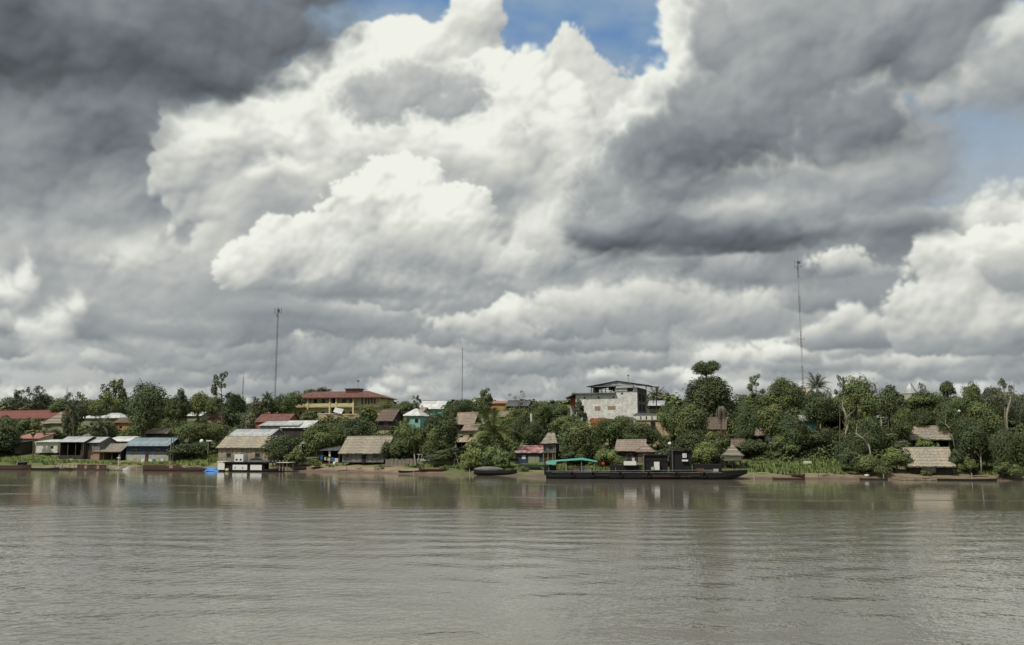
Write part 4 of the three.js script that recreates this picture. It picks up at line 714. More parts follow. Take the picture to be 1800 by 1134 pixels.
house({ x: [1304, 1344], y: [752, 767, 790], d: 5, roof: 'gable', roofM: M.thatchPink, wall: M.woodDark, open: true, posts: 4, label: 'open-fronted thatched house in shade under the big trees' });
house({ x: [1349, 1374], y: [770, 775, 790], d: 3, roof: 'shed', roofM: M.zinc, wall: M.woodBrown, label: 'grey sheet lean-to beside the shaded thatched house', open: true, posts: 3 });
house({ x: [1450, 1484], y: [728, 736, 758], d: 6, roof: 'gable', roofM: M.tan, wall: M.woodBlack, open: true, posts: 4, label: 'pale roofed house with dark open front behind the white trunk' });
house({ x: [1408, 1434], y: [729, 740, 762], d: 5, roof: 'gable', roofM: M.zinc, wall: M.turquoise, label: 'green-walled house glimpsed below the tall palm' });
house({ x: [1408, 1424], y: [681, 690, 712], d: 5, roof: 'gable', roofM: M.tan, wall: M.cream, label: 'pale roof high in the trees beside the tall palm' });
house({ x: [1466, 1480], y: [693, 699, 714], d: 4, roof: 'gable', roofM: M.zincWhite, wall: M.cream, label: 'scrap of white roof between the tall palm and the pale-trunked tree' });
house({ x: [1546, 1570], y: [693, 699, 716], d: 5, roof: 'gable', roofM: M.zincOld, wall: M.woodDark, label: 'weathered grey roof on the ridge behind a slanting pale trunk' });
house({ x: [1588, 1620], y: [708, 717, 734], d: 5, roof: 'gable', roofM: M.zincWhite, wall: M.woodDark, label: 'white metal roof among dark trees above the two thatched huts' });
house({ x: [1546, 1562], y: [728, 734, 748], d: 4, roof: 'gable', roofM: M.zinc, wall: M.turquoise, label: 'bluish wall with pale roof glimpsed through the trees on the slope' });
house({ x: [1704, 1718], y: [708, 713, 728], d: 4, roof: 'gable', roofM: M.zincWhite, wall: M.cream, label: 'tiny white roof in the dense trees over the tall dark grove' });
house({ x: [1717, 1732], y: [712, 722, 738], d: 4, roof: 'hip', roofM: M.tan, wall: M.cream, label: 'tiny tan roof beside the tiny white one in the dense trees' });
house({ x: [1610, 1664], y: [750, 774, 792], d: 6, roof: 'gable', roofM: M.thatch, wall: M.woodBlack, courses: 5, open: true, posts: 4, label: 'upper thatched hut on the slope with a dark open front' });
house({ x: [1606, 1668], y: [788, 821, 835], d: 8, roof: 'gable', roofM: M.thatchPale, wall: M.woodDark, courses: 6, over: 1.0, label: 'lower thatched hut at the water with a broad layered roof', wins: [[0.45, 0.95, 2.2, 0.9, M.concrete]] });
{ // pointed roof far behind
  const q = lot(1603, 722, 0, 330), g = thing('tower', 'grey pointed roof rising above the distant treetops', 'tower', q.p, 0.5), y0 = q.Y(692), y1 = q.Y(671), w = 3.6;
  part(g, 'wall', box(w * 0.9, y0 + 6, w * 0.9, 0, -6, 0), M.concrete); part(g, 'roof', metreUV(new THREE.ConeGeometry(w * 0.72, y1 - y0, 4).rotateY(Math.PI / 4).translate(0, (y0 + y1) / 2, 0)), M.zinc);
}
// ---- the yellow two-storey building
{
  const q = lot(600, 739, -0.2), g = thing('school_building', 'long yellow two-storey building with a red hipped roof', 'building', q.p.clone().add(V(-2.6, 0, 0)), q.yaw), X = q.X, Y = q.Y;
  const x0 = X(520), x1 = X(676), d = 15, e = Y(699), f2 = Y(714), W = x1 - x0, xm = (x0 + x1) / 2;
  part(g, 'wall', [box(W, e + 1.5, 0.25, xm, -1.5, -1.2), box(0.25, e + 1.5, d - 1.2, x0 + 0.12, -1.5, -d / 2 - 0.6), box(0.25, e + 1.5, d - 1.2, x1 - 0.12, -1.5, -d / 2 - 0.6), box(W, e + 1.5, 0.25, xm, -1.5, -d)], M.yellow);
  part(g, 'balcony_wall', box(W - 9, 1.1, 0.16, xm - 4.4, f2 - 0.2, 0.0), M.yellowPale); part(g, 'gallery_floor', box(W, 0.2, 1.3, xm, f2 - 0.45, -0.55), M.concrete);
  for (const x of [524, 555, 593, 604, 633]) part(g, 'column', box(0.5, e + 1.5, 0.3, X(x), -1.5, 0.1), M.yellowPale);
  part(g, 'stair_opening', box(X(602) - X(595), e + 0.4, 0.1, (X(602) + X(595)) / 2, -0.4, -1.0), M.dark);
  for (const [x, w] of [[545, 1.2], [566, 1.2], [580, 1.2], [615, 1.6], [627, 1.2]]) windowIn(g, X(x), (f2 + e) / 2 + 0.35, -1.07, w, 1.3, 0, M.pane, M.yellowPale);
  for (const x of [646, 652, 657, 662, 667]) windowIn(g, X(x), (f2 + e) / 2 + 0.2, -1.07, 0.7, 2.0, 0, M.pane, M.yellowPale);
  for (const [x, w] of [[530, 1.3], [541, 1.0], [567, 1.2], [580, 1.2], [614, 1.3], [628, 1.2]]) windowIn(g, X(x), f2 / 2 - 0.1, -1.07, w, 1.4, 0, M.dark, M.yellowPale);
  part(g, 'annexe', box(X(532) - X(519) + 0.3, Y(709) + 1.5, 3, X(525), -1.5, 1.7), M.yellow); windowIn(g, X(530), Y(716), 3.2, 1.3, 1.6, 0, M.dark, M.yellowPale);
  const o = 1.0, top = e + 2.5, I = W / 2 - d * 0.42, A = [V(xm - I, top, -d / 2), V(xm + I, top, -d / 2)], B = [V(x0 - o, e, o), V(x1 + o, e, o), V(x1 + o, e, -d - o), V(x0 - o, e, -d - o)];
  part(g, 'roof', [slab(A[0], A[1], B[1], B[0], 0.14), slab(A[1], A[0], B[3], B[2], 0.14), slab(A[1].clone().add(V(0, 0, 0.01)), A[1].clone().add(V(0, 0, -0.01)), B[2], B[1], 0.14), slab(A[0].clone().add(V(0, 0, -0.01)), A[0].clone().add(V(0, 0, 0.01)), B[0], B[3], 0.14)], M.rustOld);
  part(g, 'fascia', [box(W + 2 * o, 0.3, 0.12, xm, e - 0.22, o - 0.02)], M.redPaint);
  part(g, 'roof_lantern', [box(X(632) - X(608), 0.9, 3.6, X(620), top - 0.4, -d / 2)], M.rustOld); part(g, 'lantern_roof', box(X(633) - X(607), 0.35, 4.4, X(620), top + 0.52, -d / 2), M.zincDark);
  part(g, 'antenna', [bar(V(X(626), top + 0.8, -d / 2), V(X(626), top + 3.4, -d / 2), 0.05), box(0.9, 0.7, 0.2, X(626), top + 3.1, -d / 2)], M.steel);
}
{
  const q = lot(594, 741, -0.2), g = thing('retaining_wall', 'tan terrace wall with white coping below the yellow building', 'wall', q.p, q.yaw), w = q.X(628) - q.X(560);
  part(g, 'wall', box(w, q.Y(728) + 2, 0.4, 0, -2, 0.6), M.tanWall); part(g, 'coping', box(w * 0.46, 0.25, 0.6, -w * 0.24, q.Y(728), 0.6), M.white); part(g, 'coping', box(w * 0.5, 0.25, 0.6, w * 0.24, q.Y(730) + 0.02, 0.6), M.cream);
  part(g, 'canopy', slab(V(-1.5, q.Y(716), -1), V(1.5, q.Y(719), -1), V(1.8, q.Y(728), 1.4), V(-1.2, q.Y(724), 1.4), 0.08), M.zincWhite);
}
// ---- the unfinished concrete block
{
  const q = lot(1066, 752, -0.37), X = q.X, Y = q.Y, d = 11, g = thing('apartment_building', 'unfinished grey concrete block with a covered roof terrace', 'building', q.p, q.yaw);
  const x0 = X(1012), x1 = X(1120), xs = X(1082), mid = Y(692), hi = Y(682), f = 0.28;
  const wallM = std({ map: texture(256, (u, v, o) => { const row = Math.floor(v * 30), bx = u * 15 + (row % 2) * 0.5, mort = (v * 30) % 1 < 0.14 || bx % 1 < 0.07 ? 0.9 : 1, k = (0.86 + 0.16 * h01(Math.floor(bx) % 15, row, 3)) * mixn(0.86, 1.06, tf(u, v, 4, 4, 9)) * mixn(0.9, 1.04, tf(u, v, 16, 3, 19)) * mort; o[0] = 232 * k; o[1] = 232 * k; o[2] = 225 * k; }, 6, 6) });
  part(g, 'wall', [box(x1 - x0, mid + 2, f, (x0 + x1) / 2, -2, -f / 2), box(x1 - xs, hi - mid, f, (x1 + xs) / 2, mid, -f / 2), box(f, hi - mid, d * 0.5, xs + f / 2, mid, -d * 0.25 - f), box(x1 - x0, mid + 2, f, (x0 + x1) / 2, -2, -d + f / 2), box(f, mid + 2, d - 2 * f, x0 + f / 2, -2, -d / 2)], wallM);
  part(g, 'brick_end_wall', box(0.12, Y(708) - Y(738), 3, x0 - 0.07, Y(738), -2), M.brick);
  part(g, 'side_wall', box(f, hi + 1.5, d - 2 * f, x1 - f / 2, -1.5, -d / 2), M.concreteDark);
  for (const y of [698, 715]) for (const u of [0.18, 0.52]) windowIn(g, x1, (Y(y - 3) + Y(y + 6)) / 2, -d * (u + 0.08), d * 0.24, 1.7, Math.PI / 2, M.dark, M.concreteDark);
  part(g, 'roof_slab', box(xs - x0 + 1.0, 0.24, d + 1.2, (x0 + xs) / 2 - 0.3, mid + 0.0, -d / 2 + 0.3), M.concreteDark);
  for (const [a, b, y0, y1] of [[1046, 1056, 714, 721], [1069, 1082, 714, 720]]) part(g, 'bricked_window', box(X(b) - X(a), Y(y0) - Y(y1), 0.08, (X(a) + X(b)) / 2, Y(y1), 0.03), M.brickPale);
  for (const x of [1028, 1053, 1079, 1094]) part(g, 'vent_opening', box(0.42, 0.42, 0.06, X(x), Y(x === 1094 ? 694 : 700), 0.02), M.dark);
  part(g, 'brick_wing', box(X(1014) - X(998), Y(697) + 2, d * 0.7, (X(998) + X(1013.7)) / 2, -2, -d * 0.55), M.brick); part(g, 'brick_wing_base', box(X(1014) - X(998) + 0.1, Y(712) + 2, d * 0.7 + 0.1, (X(998) + X(1013.5)) / 2, -2, -d * 0.55), M.concrete);
  part(g, 'wing_roof', slab(V(X(1014), mid + 0.2, -d), V(X(1014), mid + 0.2, 0.6), V(X(994), Y(698), 0.6), V(X(994), Y(698), -d), 0.16), M.zincDark);
  part(g, 'brick_base', box(X(1066) - X(1038), Y(735) + 3, 0.3, (X(1038) + X(1066)) / 2, -3, 0.2), M.brick);
  // terrace: posts, railing, washing and a light gabled roof
  for (const x of [1040, 1046, 1057, 1065, 1073, 1081]) for (const z of [-0.3, -d + 0.6]) part(g, 'terrace_post', bar(V(X(x), mid, z), V(X(x), Y(680), z), 0.09), M.steel);
  part(g, 'terrace_railing', [0.5, 1.0].map((y) => bar(V(X(1036), mid + y, -0.2), V(X(1082), mid + y, -0.2), 0.05)), M.steel);
  part(g, 'water_tank', metreUV(new THREE.CylinderGeometry(0.75, 0.75, 1.3, 16).translate(X(1045), mid + 0.9, -2)), M.black); part(g, 'laundry', [box(1.5, 1.1, 0.05, X(1073), mid + 0.9, -1.5), box(0.9, 1.3, 0.05, X(1077), mid + 0.6, -2)], M.dark);
  const zt = -d / 2, yt = Y(670), ye = Y(679);
  part(g, 'terrace_roof', [slab(V(X(1088), yt, 1.2), V(X(1088), yt, -d), V(X(1034), ye, -d), V(X(1034), ye, 1.2), 0.12), slab(V(X(1088), yt, 1.2), V(X(1088), yt, -d), V(X(1141), ye, -d), V(X(1141), ye, 1.2), 0.12)], M.zincDark);
  part(g, 'roof_gable', gable(V(X(1058), ye + 0.12, 0.8), V(X(1122), ye + 0.1, 0.8), V(X(1088), yt - 0.12, 0.8), 0.06), M.zinc);
  part(g, 'roof_beam', bar(V(X(1034), ye - 0.1, 0.9), V(X(1140), ye - 0.1, 0.9), 0.12), M.steel);
  for (const x of [1112, 1134]) part(g, 'roof_post', bar(V(X(x), hi - 0.4, -1), V(X(x), ye + 0.2, -1), 0.12), M.steel);
  part(g, 'stair_opening', box(X(1113) - X(1103), 0.8, 0.08, X(1108), hi - 1.0, 0.02), M.dark);
  part(g, 'awning', slab(V(X(1117), Y(727), 0.2), V(X(1142), Y(727), 0.2), V(X(1158), Y(732), 2.4), V(X(1116), Y(732), 2.4), 0.1), M.zincDark);
  part(g, 'roof_antenna', [bar(V(X(1102), yt - 0.6, -2), V(X(1102), yt + 1.4, -2), 0.04), box(0.5, 0.4, 0.1, X(1102), yt + 1.2, -2)], M.steel);
}
{ // walled terrace house below the block
  const q = lot(1147, 764), X = q.X, Y = q.Y, g = thing('house', 'tan house with a white balustrade along its roof terrace below the concrete block', 'house', q.p, FACE), w = X(1176) - X(1118), h = Y(739);
  part(g, 'wall', box(w, h + 2, 5, 0, -2, -2.5), M.tanWall); part(g, 'roof', box(w + 0.5, 0.2, 5.4, 0, h, -2.4), M.concrete);
  for (let i = 0; i < 6; i++) part(g, 'parapet_block', box(w / 8, 0.75, 0.25, -w / 2 + (w * (i + 0.5)) / 6, h + 0.2, 0.12), M.white);
  part(g, 'handrail', bar(V(-w / 2, h + 1.0, 0.12), V(w / 2, h + 1.0, 0.12), 0.06), M.white); windowIn(g, w * 0.02, h * 0.62, 0, 1.0, 1.9, 0, M.dark); windowIn(g, -w * 0.3, h * 0.6, 0, 1.2, 1.0, 0, M.pane);
}

// ---------------------------------------------------------------- trees, palms and bushes, each where the photograph shows it
const T = tree;
T('round', 0, -40, 34, 734, 802, 805, 'dark round tree beside the dark open shed at the edge of the settlement');
T('sparse', 3, 14, 44, 684, 724, 746, 'thin open-crowned tree behind the end of the long red roof', { r: 0.2 });
T('sparse', 3, 40, 64, 680, 722, 746, 'second thin tree behind the red roof, a little taller than its neighbour');
T('round', 3, 52, 92, 688, 726, 745, 'bluish green round tree rising over the middle of the long red roof');
T('sparse', 3, 60, 80, 677, 704, 746, 'wispy treetop standing up over the bluish round tree');
T('round', 1, 84, 124, 697, 730, 750, 'medium green tree over the steep thatched four-sided roof');
T('tall', 3, 112, 130, 688, 732, 748, 'slender dark treetop between the thatched roof and the pale hipped roof');
T('sparse', 4, 134, 156, 688, 730, 748, 'brownish thin tree just before the pale hipped roof');
T('bush', 1, 26, 72, 732, 764, 776, 'wide green bush directly below the long red roof');
T('bush', 8, -10, 36, 728, 752, 765, 'dark bush against the wall of the long red house');
T('bush', 4, 68, 112, 752, 776, 786, 'olive shrub above the white stilt shack');
T('tall', 0, 108, 146, 702, 770, 780, 'tall dark pointed tree between the greenish house and pale hipped roof');
T('round', 0, 156, 208, 740, 774, 784, 'dark bushy tree covering the pale hipped house front');
T('round', 1, 152, 196, 704, 732, 752, 'sunlit round tree behind the pale hipped roof');
T('tall', 2, 180, 226, 665, 724, 752, 'tall light green tree with an uneven top beside the big dark tree');
T('sparse', 3, 172, 196, 674, 705, 752, 'thin grey-green treetop leaning out beside the tall light green tree');
T('round', 0, 212, 294, 664, 764, 782, 'very large dark green tree towering over the bluish metal roof');
T('round', 1, 226, 262, 716, 764, 784, 'mid green tree in front of the very large dark tree');
T('bush', 1, 206, 240, 750, 776, 786, 'green bush beside the small orange-walled house');
T('tall', 0, 296, 332, 680, 742, 752, 'dark upright tree with a narrow top beside the very large dark tree');
T('round', 1, 284, 316, 696, 742, 750, 'mid green tree filling the gap behind the dark upright tree');
T('round', 2, 328, 368, 683, 734, 750, 'light green round tree behind the tiny pale roof');
T('round', 1, 356, 388, 698, 730, 750, 'mid green tree above the reddish brown hip roof');
T('sparse', 3, 368, 412, 652, 712, 760, 'very tall airy tree with scattered leaf tufts over the town', { r: 0.25 });
T('tall', 0, 384, 440, 690, 768, 776, 'dense dark tree below the very tall airy tree');
T('round', 1, 404, 436, 690, 730, 756, 'round treetop just behind the dense dark tree');
T('bush', 4, 420, 452, 722, 768, 776, 'yellowish bush beside the rusty red roof');
T('bush', 1, 396, 430, 744, 776, 784, 'dark green bush behind the low grey metal roof');
T('round', 1, 294, 372, 736, 782, 802, 'broad bright-topped tree shading the poles beside the dark blue house');
T('round', 1, 334, 400, 744, 780, 796, 'second broad tree touching the pale thatch roof', { dz: -1 });
T('bush', 0, 292, 366, 774, 806, 808, 'dark undergrowth bush below the broad bright-topped tree');
T('sparse', 4, 438, 462, 697, 736, 752, 'thin tree at the end of the rusty red roof');
T('cone', 0, 454, 486, 690, 730, 752, 'dark cone-shaped tree behind the rusty red roof');
T('round', 1, 480, 522, 688, 734, 750, 'round green tree just before the yellow building');
T('round', 1, 496, 540, 684, 716, 742, 'mid green treetop adjoining the red roof of the yellow building');
T('umbrella', 0, 514, 560, 679, 704, 738, 'dark flat-topped tree on the rise behind the yellow building', { dz: -10 });
T('round', 0, 540, 577, 674, 702, 738, 'highest dark round tree behind the red roof', { dz: -12 });
T('bush', 1, 524, 562, 720, 744, 754, 'bush in front of the yellow annexe');
T('round', 0, 456, 530, 762, 814, 820, 'dense dark tree standing in front of the pale thatch roof and corrugated shed');
T('bush', 1, 494, 540, 784, 818, 823, 'green bush beside the beached white canoe');
T('round', 1, 524, 604, 738, 804, 810, 'big tree between the white metal roof and the large thatched hut');
T('round', 0, 590, 664, 730, 792, 800, 'big dark tree directly behind the large thatched hut');
T('round', 1, 560, 612, 746, 790, 806, 'leafy tree against the roof end of the large thatched hut');
T('bush', 2, 606, 640, 736, 762, 770, 'light green shrub under the tan terrace wall');
T('bush', 1, 626, 668, 710, 742, 750, 'bush in front of the yellow building beside the brown thatched house');
T('bush', 1, 664, 690, 702, 724, 744, 'small tree hiding the end of the yellow building');
T('bush', 1, 540, 566, 806, 822, 824, 'low green bush between the white canoe and the lean-to');
T('round', 1, 698, 728, 703, 726, 746, 'small round tree just before the white sheet roof');
T('sparse', 3, 718, 744, 693, 722, 748, 'feathery tree beside the broad white sheet roof');
T('round', 0, 784, 838, 699, 738, 756, 'dome-shaped dark tree beside the broad white sheet roof');
T('round', 0, 738, 814, 718, 800, 808, 'great dark tree in front of the turquoise house');
T('round', 1, 690, 748, 742, 800, 812, 'leafy tree rising behind the grey plank fence');
T('tall', 1, 730, 792, 742, 806, 814, 'green tree in front of the great dark tree');
T('bush', 0, 664, 712, 770, 812, 816, 'dark bush behind the grey plank fence');
T('bush', 0, 736, 812, 782, 814, 818, 'dark bush behind the bleached wooden frames');
T('tall', 1, 836, 868, 680, 728, 754, 'slender tall tree alone on the skyline near the thin mast');
T('bush', 5, 812, 858, 772, 818, 825, 'bright green bush beside the bleached wooden frames');
T('bush', 5, 842, 890, 780, 820, 827, 'bright green bush below the broad low palm');
T('bush', 5, 862, 902, 790, 820, 826, 'light bush beside the riverside shop');
T('bush', 2, 806, 840, 796, 824, 828, 'grassy shrub at the foot of the bright green bushes');
T('bush', 0, 878, 912, 792, 814, 822, 'dark shrub in front of the riverside shop\'s blue wall');
T('bare', 7, 896, 928, 686, 722, 748, 'bare brownish tree in front of the dark roofed house', { deep: 5 });
T('round', 1, 880, 944, 712, 782, 796, 'tree beside the tall pale post', { dz: -1 });
T('round', 0, 896, 932, 722, 778, 800, 'dark tree behind the riverside shop');
T('round', 1, 930, 978, 701, 742, 766, 'round treetop over the two-storey hut');
T('round', 1, 966, 1004, 707, 736, 766, 'green treetop against the brick wing of the concrete block');
T('round', 0, 912, 966, 738, 780, 800, 'dark tree around the foot of the tall pale post');
T('cone', 0, 1002, 1036, 701, 750, 768, 'dark dome-shaped tree against the concrete block');
T('round', 1, 976, 1060, 734, 804, 814, 'wide spreading tree behind the turquoise canopy');
T('umbrella', 1, 960, 1036, 728, 768, 800, 'flat spreading tree over the two-storey hut\'s roof');
T('bush', 0, 978, 1040, 780, 812, 820, 'dark bush under the wide spreading tree');
T('round', 1, 1036, 1106, 732, 776, 790, 'tree covering the foot of the concrete block');
T('round', 0, 1086, 1166, 740, 784, 798, 'dark tree behind the broad pinkish thatch roof');
T('round', 1, 1062, 1122, 728, 760, 784, 'sunlit leafy tree under the blocked windows of the concrete block');
T('bush', 5, 1040, 1090, 786, 818, 822, 'bright bush beside the turquoise canopy');
T('bush', 1, 1076, 1110, 800, 820, 824, 'green bush in front of the broad pinkish thatch roof');
T('round', 1, 1150, 1206, 704, 764, 788, 'green tree beside the white round dish');
T('round', 1, 1172, 1252, 708, 772, 796, 'broad tree below the tallest crown');
T('round', 0, 1176, 1250, 752, 804, 814, 'dark tree behind the cabin of the long dark boat');
T('bush', 2, 1208, 1274, 772, 820, 823, 'light leafy bush between the dark boat\'s cabin and the whitewashed hut');
T('bush', 1, 1236, 1282, 756, 792, 806, 'mid green bush below the dead palm');
{
  const g = T('round', 0, 1196, 1292, 659, 736, 764, 'tallest tree of the skyline with a separate crown lifted above the main one', { r: 0.55 });
  const p = g.position, D = -p.z, a2 = at(1199, 656, D), b2 = at(1291, 716, D), m2 = mesh(g, 'crown', variants.roundnear[0].crown, GREENS[0]);
  m2.scale.set(b2.x - a2.x, a2.y - b2.y, 9); m2.position.set((a2.x + b2.x) / 2 - p.x, b2.y - p.y, 0.5);
  const c = { position: V((at(1213, 631, D).x + at(1269, 658, D).x) / 2 - p.x, at(1240, 658, D).y - p.y, 0) };
  for (const [x0, x1, y0, y1, v, z] of [[1213, 1245, 632, 660, 0, 0.4], [1239, 1270, 631, 657, 2, -0.5], [1226, 1258, 637, 662, 1, 0.2]]) { const q = at(x0, y0, D), w = at(x1, y1, D), k = mesh(g, 'upper_crown', variants.roundmid[v].crown, GREENS[8]); k.scale.set(w.x - q.x, q.y - w.y, (w.x - q.x) * 0.9); k.position.set((q.x + w.x) / 2 - p.x, w.y - p.y, z); }
  const h = c.position.y; part(g, 'upper_trunk', [bar(V(0, h - 9, 0), V(c.position.x * 0.8, h + 0.4, 0), 0.3, 0.2), bar(V(c.position.x * 0.8, h + 0.2, 0), V(c.position.x - 1.8, h + 2, 0), 0.16, 0.1), bar(V(c.position.x * 0.8, h + 0.2, 0), V(c.position.x + 1.9, h + 2.1, 0), 0.16, 0.1)], bark);
}
T('round', 0, 1284, 1340, 702, 782, 800, 'dark tree beside the dead palm on the slope');
T('sparse', 1, 1310, 1348, 657, 700, 770, 'light open treetop beside the wide dark grove');
T('round', 1, 1338, 1416, 659, 726, 774, 'large rounded tree crowning the wide dark grove');
T('round', 0, 1380, 1424, 668, 720, 776, 'dark rounded tree next to the tall palm');
T('round', 1, 1318, 1392, 706, 772, 796, 'leafy tree in the middle of the wide dark grove');
T('round', 0, 1362, 1434, 726, 790, 806, 'darkest tree of the grove above the sloping ramp');
T('round', 8, 1290, 1334, 738, 774, 802, 'small dark tree over the open-fronted thatched house');
T('round', 0, 1404, 1472, 682, 752, 788, 'dark tree under the fronds of the tall palm');
T('round', 1, 1474, 1548, 655, 742, 806, 'tall light green tree with a bent white trunk', { pale: true, trunkX: 1488, r: 0.35 });
T('tall', 2, 1478, 1524, 690, 764, 808, 'yellow-green tree beside the bent white trunk', { pale: true });
T('sparse', 3, 1462, 1490, 658, 700, 790, 'thin treetop between the tall palm and the light green tree');
T('round', 0, 1500, 1562, 728, 798, 822, 'shadowy tree above the leaning white trunk');
T('round', 0, 1538, 1584, 669, 738, 790, 'dark tree on the ridge behind the light green tree');
T('sparse', 4, 1550, 1586, 676, 708, 780, 'thin grey-green tree around the weathered grey roof');
T('round', 1, 1560, 1612, 714, 772, 796, 'leafy tree beside the upper thatched hut');
T('bush', 5, 1546, 1606, 784, 824, 830, 'bright green bush beside the lower thatched hut');
T('bush', 1, 1498, 1550, 794, 832, 835, 'thick green bush at the foot of the white trunks');
T('bush', 0, 1462, 1510, 780, 828, 832, 'dark bush between the grassy bank and the white trunks');
T('bush', 8, 1530, 1570, 808, 836, 838, 'low dark bush close to the sandy waterline');
T('umbrella', 1, 1590, 1662, 684, 728, 780, 'wide flat tree above the white metal roof');
T('round', 0, 1596, 1650, 716, 756, 784, 'dark tree between the white metal roof and the upper thatched hut');
T('round', 8, 1640, 1692, 700, 766, 792, 'dark tree above the end of the upper thatched hut');
T('umbrella', 0, 1648, 1684, 667, 704, 772, 'dark tree with a square flat top on the ridge');
T('round', 1, 1684, 1726, 666, 722, 774, 'round green tree on the ridge beside the flat-topped tree');
T('sparse', 3, 1614, 1630, 672, 690, 776, 'small wispy treetop beside the grey pointed roof');
T('round', 3, 1722, 1762, 676, 724, 780, 'bluish round tree between the ridge tree and the pale leafless tree');
T('sparse', 4, 1738, 1794, 662, 742, 806, 'pale nearly leafless tree with forked white branches', { pale: true, r: 0.3 });
T('round', 3, 1776, 1840, 682, 760, 796, 'bluish tree at the frame edge behind the pale leafless tree');
T('round', 0, 1668, 1744, 730, 806, 832, 'dark broad tree beside the lower thatched hut', { r: 0.3 });
T('round', 1, 1690, 1768, 700, 772, 806, 'large mid green tree over the dark broad tree');
T('round', 0, 1728, 1796, 744, 826, 838, 'dense dark tree standing at the sandy waterline');
T('round', 8, 1770, 1850, 740, 834, 841, 'dense dark tree cut by the frame edge');
T('bush', 2, 1690, 1722, 800, 828, 835, 'light yellow-green bush under the dark broad tree');
T('bush', 0, 1664, 1700, 784, 826, 834, 'dark bush close to the lower thatched hut\'s side');
T('bush', 5, 1606, 1644, 768, 790, 797, 'bright plant in front of the upper thatched hut');
T('bush', 1, 1740, 1800, 808, 838, 842, 'low dark green bush along the sandy waterline');
T('bush', 4, 1562, 1604, 772, 792, 800, 'dry grassy shrub on the slope beside the huts');
T('round', 1, 1276, 1356, 688, 750, 762, 'tree filling the skyline beside the tallest tree');
T('round', 0, 1404, 1486, 697, 748, 762, 'dark tree on the skyline behind the tall palm\'s trunk');
T('round', 1, 1448, 1536, 686, 742, 760, 'broad tree on the skyline behind the tall light green tree');
T('round', 0, 1520, 1604, 690, 742, 760, 'dark tree on the skyline around the weathered grey roof');
T('umbrella', 1, 1572, 1656, 697, 740, 758, 'low spreading tree below the grey pointed roof');
T('round', 1, 1622, 1716, 690, 744, 760, 'broad tree on the skyline under the square flat treetop');
T('round', 0, 1694, 1784, 686, 744, 762, 'dark broad tree on the skyline beside the pale leafless tree');
T('round', 3, 1758, 1860, 690, 748, 764, 'bluish broad tree ending the skyline at the frame edge');
T('round', 3, -20, 62, 694, 734, 742, 'bluish tree mass behind the start of the long red roof');
T('round', 1, 128, 190, 700, 736, 742, 'tree on the skyline behind the pale hipped roof');
T('round', 3, 186, 240, 690, 736, 742, 'bluish tree behind the tall light green tree');
T('round', 0, 276, 340, 700, 740, 742, 'dark tree on the skyline behind the upright dark tree');
T('round', 1, 336, 400, 694, 740, 742, 'tree on the skyline below the very tall airy tree');
T('round', 3, 424, 492, 702, 740, 742, 'bluish tree on the skyline crossed by the slim grey mast');
T('round', 1, 676, 740, 706, 738, 744, 'low tree on the skyline behind the tan roofed house');
T('round', 1, 770, 850, 706, 738, 746, 'low tree on the skyline under the thin faint mast');
T('round', 0, 926, 1004, 706, 742, 752, 'tree on the skyline before the brick wing of the concrete block');
T('round', 1, 1140, 1212, 712, 756, 762, 'tree below the small skyline palm');
T('bush', 0, 1288, 1352, 768, 800, 806, 'dark bush masking the posts of the shaded thatched house', {});
T('bush', 1, 1342, 1410, 762, 800, 808, 'broad bush above the lower end of the plank ramp');
T('bush', 0, 1396, 1466, 752, 792, 800, 'broad dark bush beside the upper boardwalk');
T('round', 0, 1470, 1540, 758, 812, 824, 'dark leafy tree around the foot of the bent white trunk');
T('bush', 1, 1536, 1600, 748, 786, 792, 'bush on the slope between the ridge trees and the dry shrub');
T('round', 0, 1700, 1766, 764, 822, 828, 'dark tree under the large mid green tree');
T('bush', 0, 1150, 1218, 786, 818, 820, 'dark bush close behind the cargo boat cabin roof');
T('bush', 1, 1192, 1250, 732, 772, 784, 'bush between the tallest tree and the dead palm');
// palms and bananas
palm(2, 868, 764, 816, 62, 'broad low coconut palm over the bright green bushes', { n: 26 });
palm(3, 1436, 682, 780, 34, 'tall palm with spiky dark crown on the ridge', { n: 26 });
palm(4, 1154, 696, 744, 26, 'small palm on the skyline beside the concrete block', { n: 18 });
palm(4, 178, 750, 788, 28, 'dark palm in front of the pale hipped house', { n: 18 });
palm(2, 706, 758, 812, 30, 'light green palm beside the turquoise house', { n: 22 });
palm(1, 728, 770, 814, 22, 'small palm between the turquoise house and the plank fence', { n: 20 });
palm(3, 1196, 724, 790, 24, 'feathery palm below the concrete block beside the tallest tree', { n: 20 });
palm(4, 1216, 748, 800, 22, 'olive palm in front of the broad tree below the tallest crown', { n: 18 });
palm(3, 128, 722, 784, 26, 'dark palm in the pointed tree beside the greenish house', { n: 18 });
palm(3, 470, 702, 754, 20, 'small dark palm behind the rusty red roof', { n: 16 });
palm(1, 1052, 792, 816, 22, 'yellowish palm shrub beside the turquoise canopy', { n: 16 });
palm(7, 1268, 714, 792, 20, 'dead palm with hanging pale fronds', { n: 26, dead: true });
palm(7, 1452, 752, 790, 14, 'dry brown palm on the slope below the pale roofed house', { n: 14, dead: true });
palm(6, 58, 768, 804, 17, 'yellow banana plant beside the cream plank shack', { n: 9, banana: true, name: 'banana_plant', cat: 'banana plant' });
palm(2, 78, 764, 792, 12, 'green banana plant behind the white stilt shack', { n: 8, banana: true, name: 'banana_plant', cat: 'banana plant' });
palm(2, 1232, 790, 820, 14, 'banana plant beside the dark boat\'s cabin', { n: 9, banana: true, name: 'banana_plant', cat: 'banana plant' });
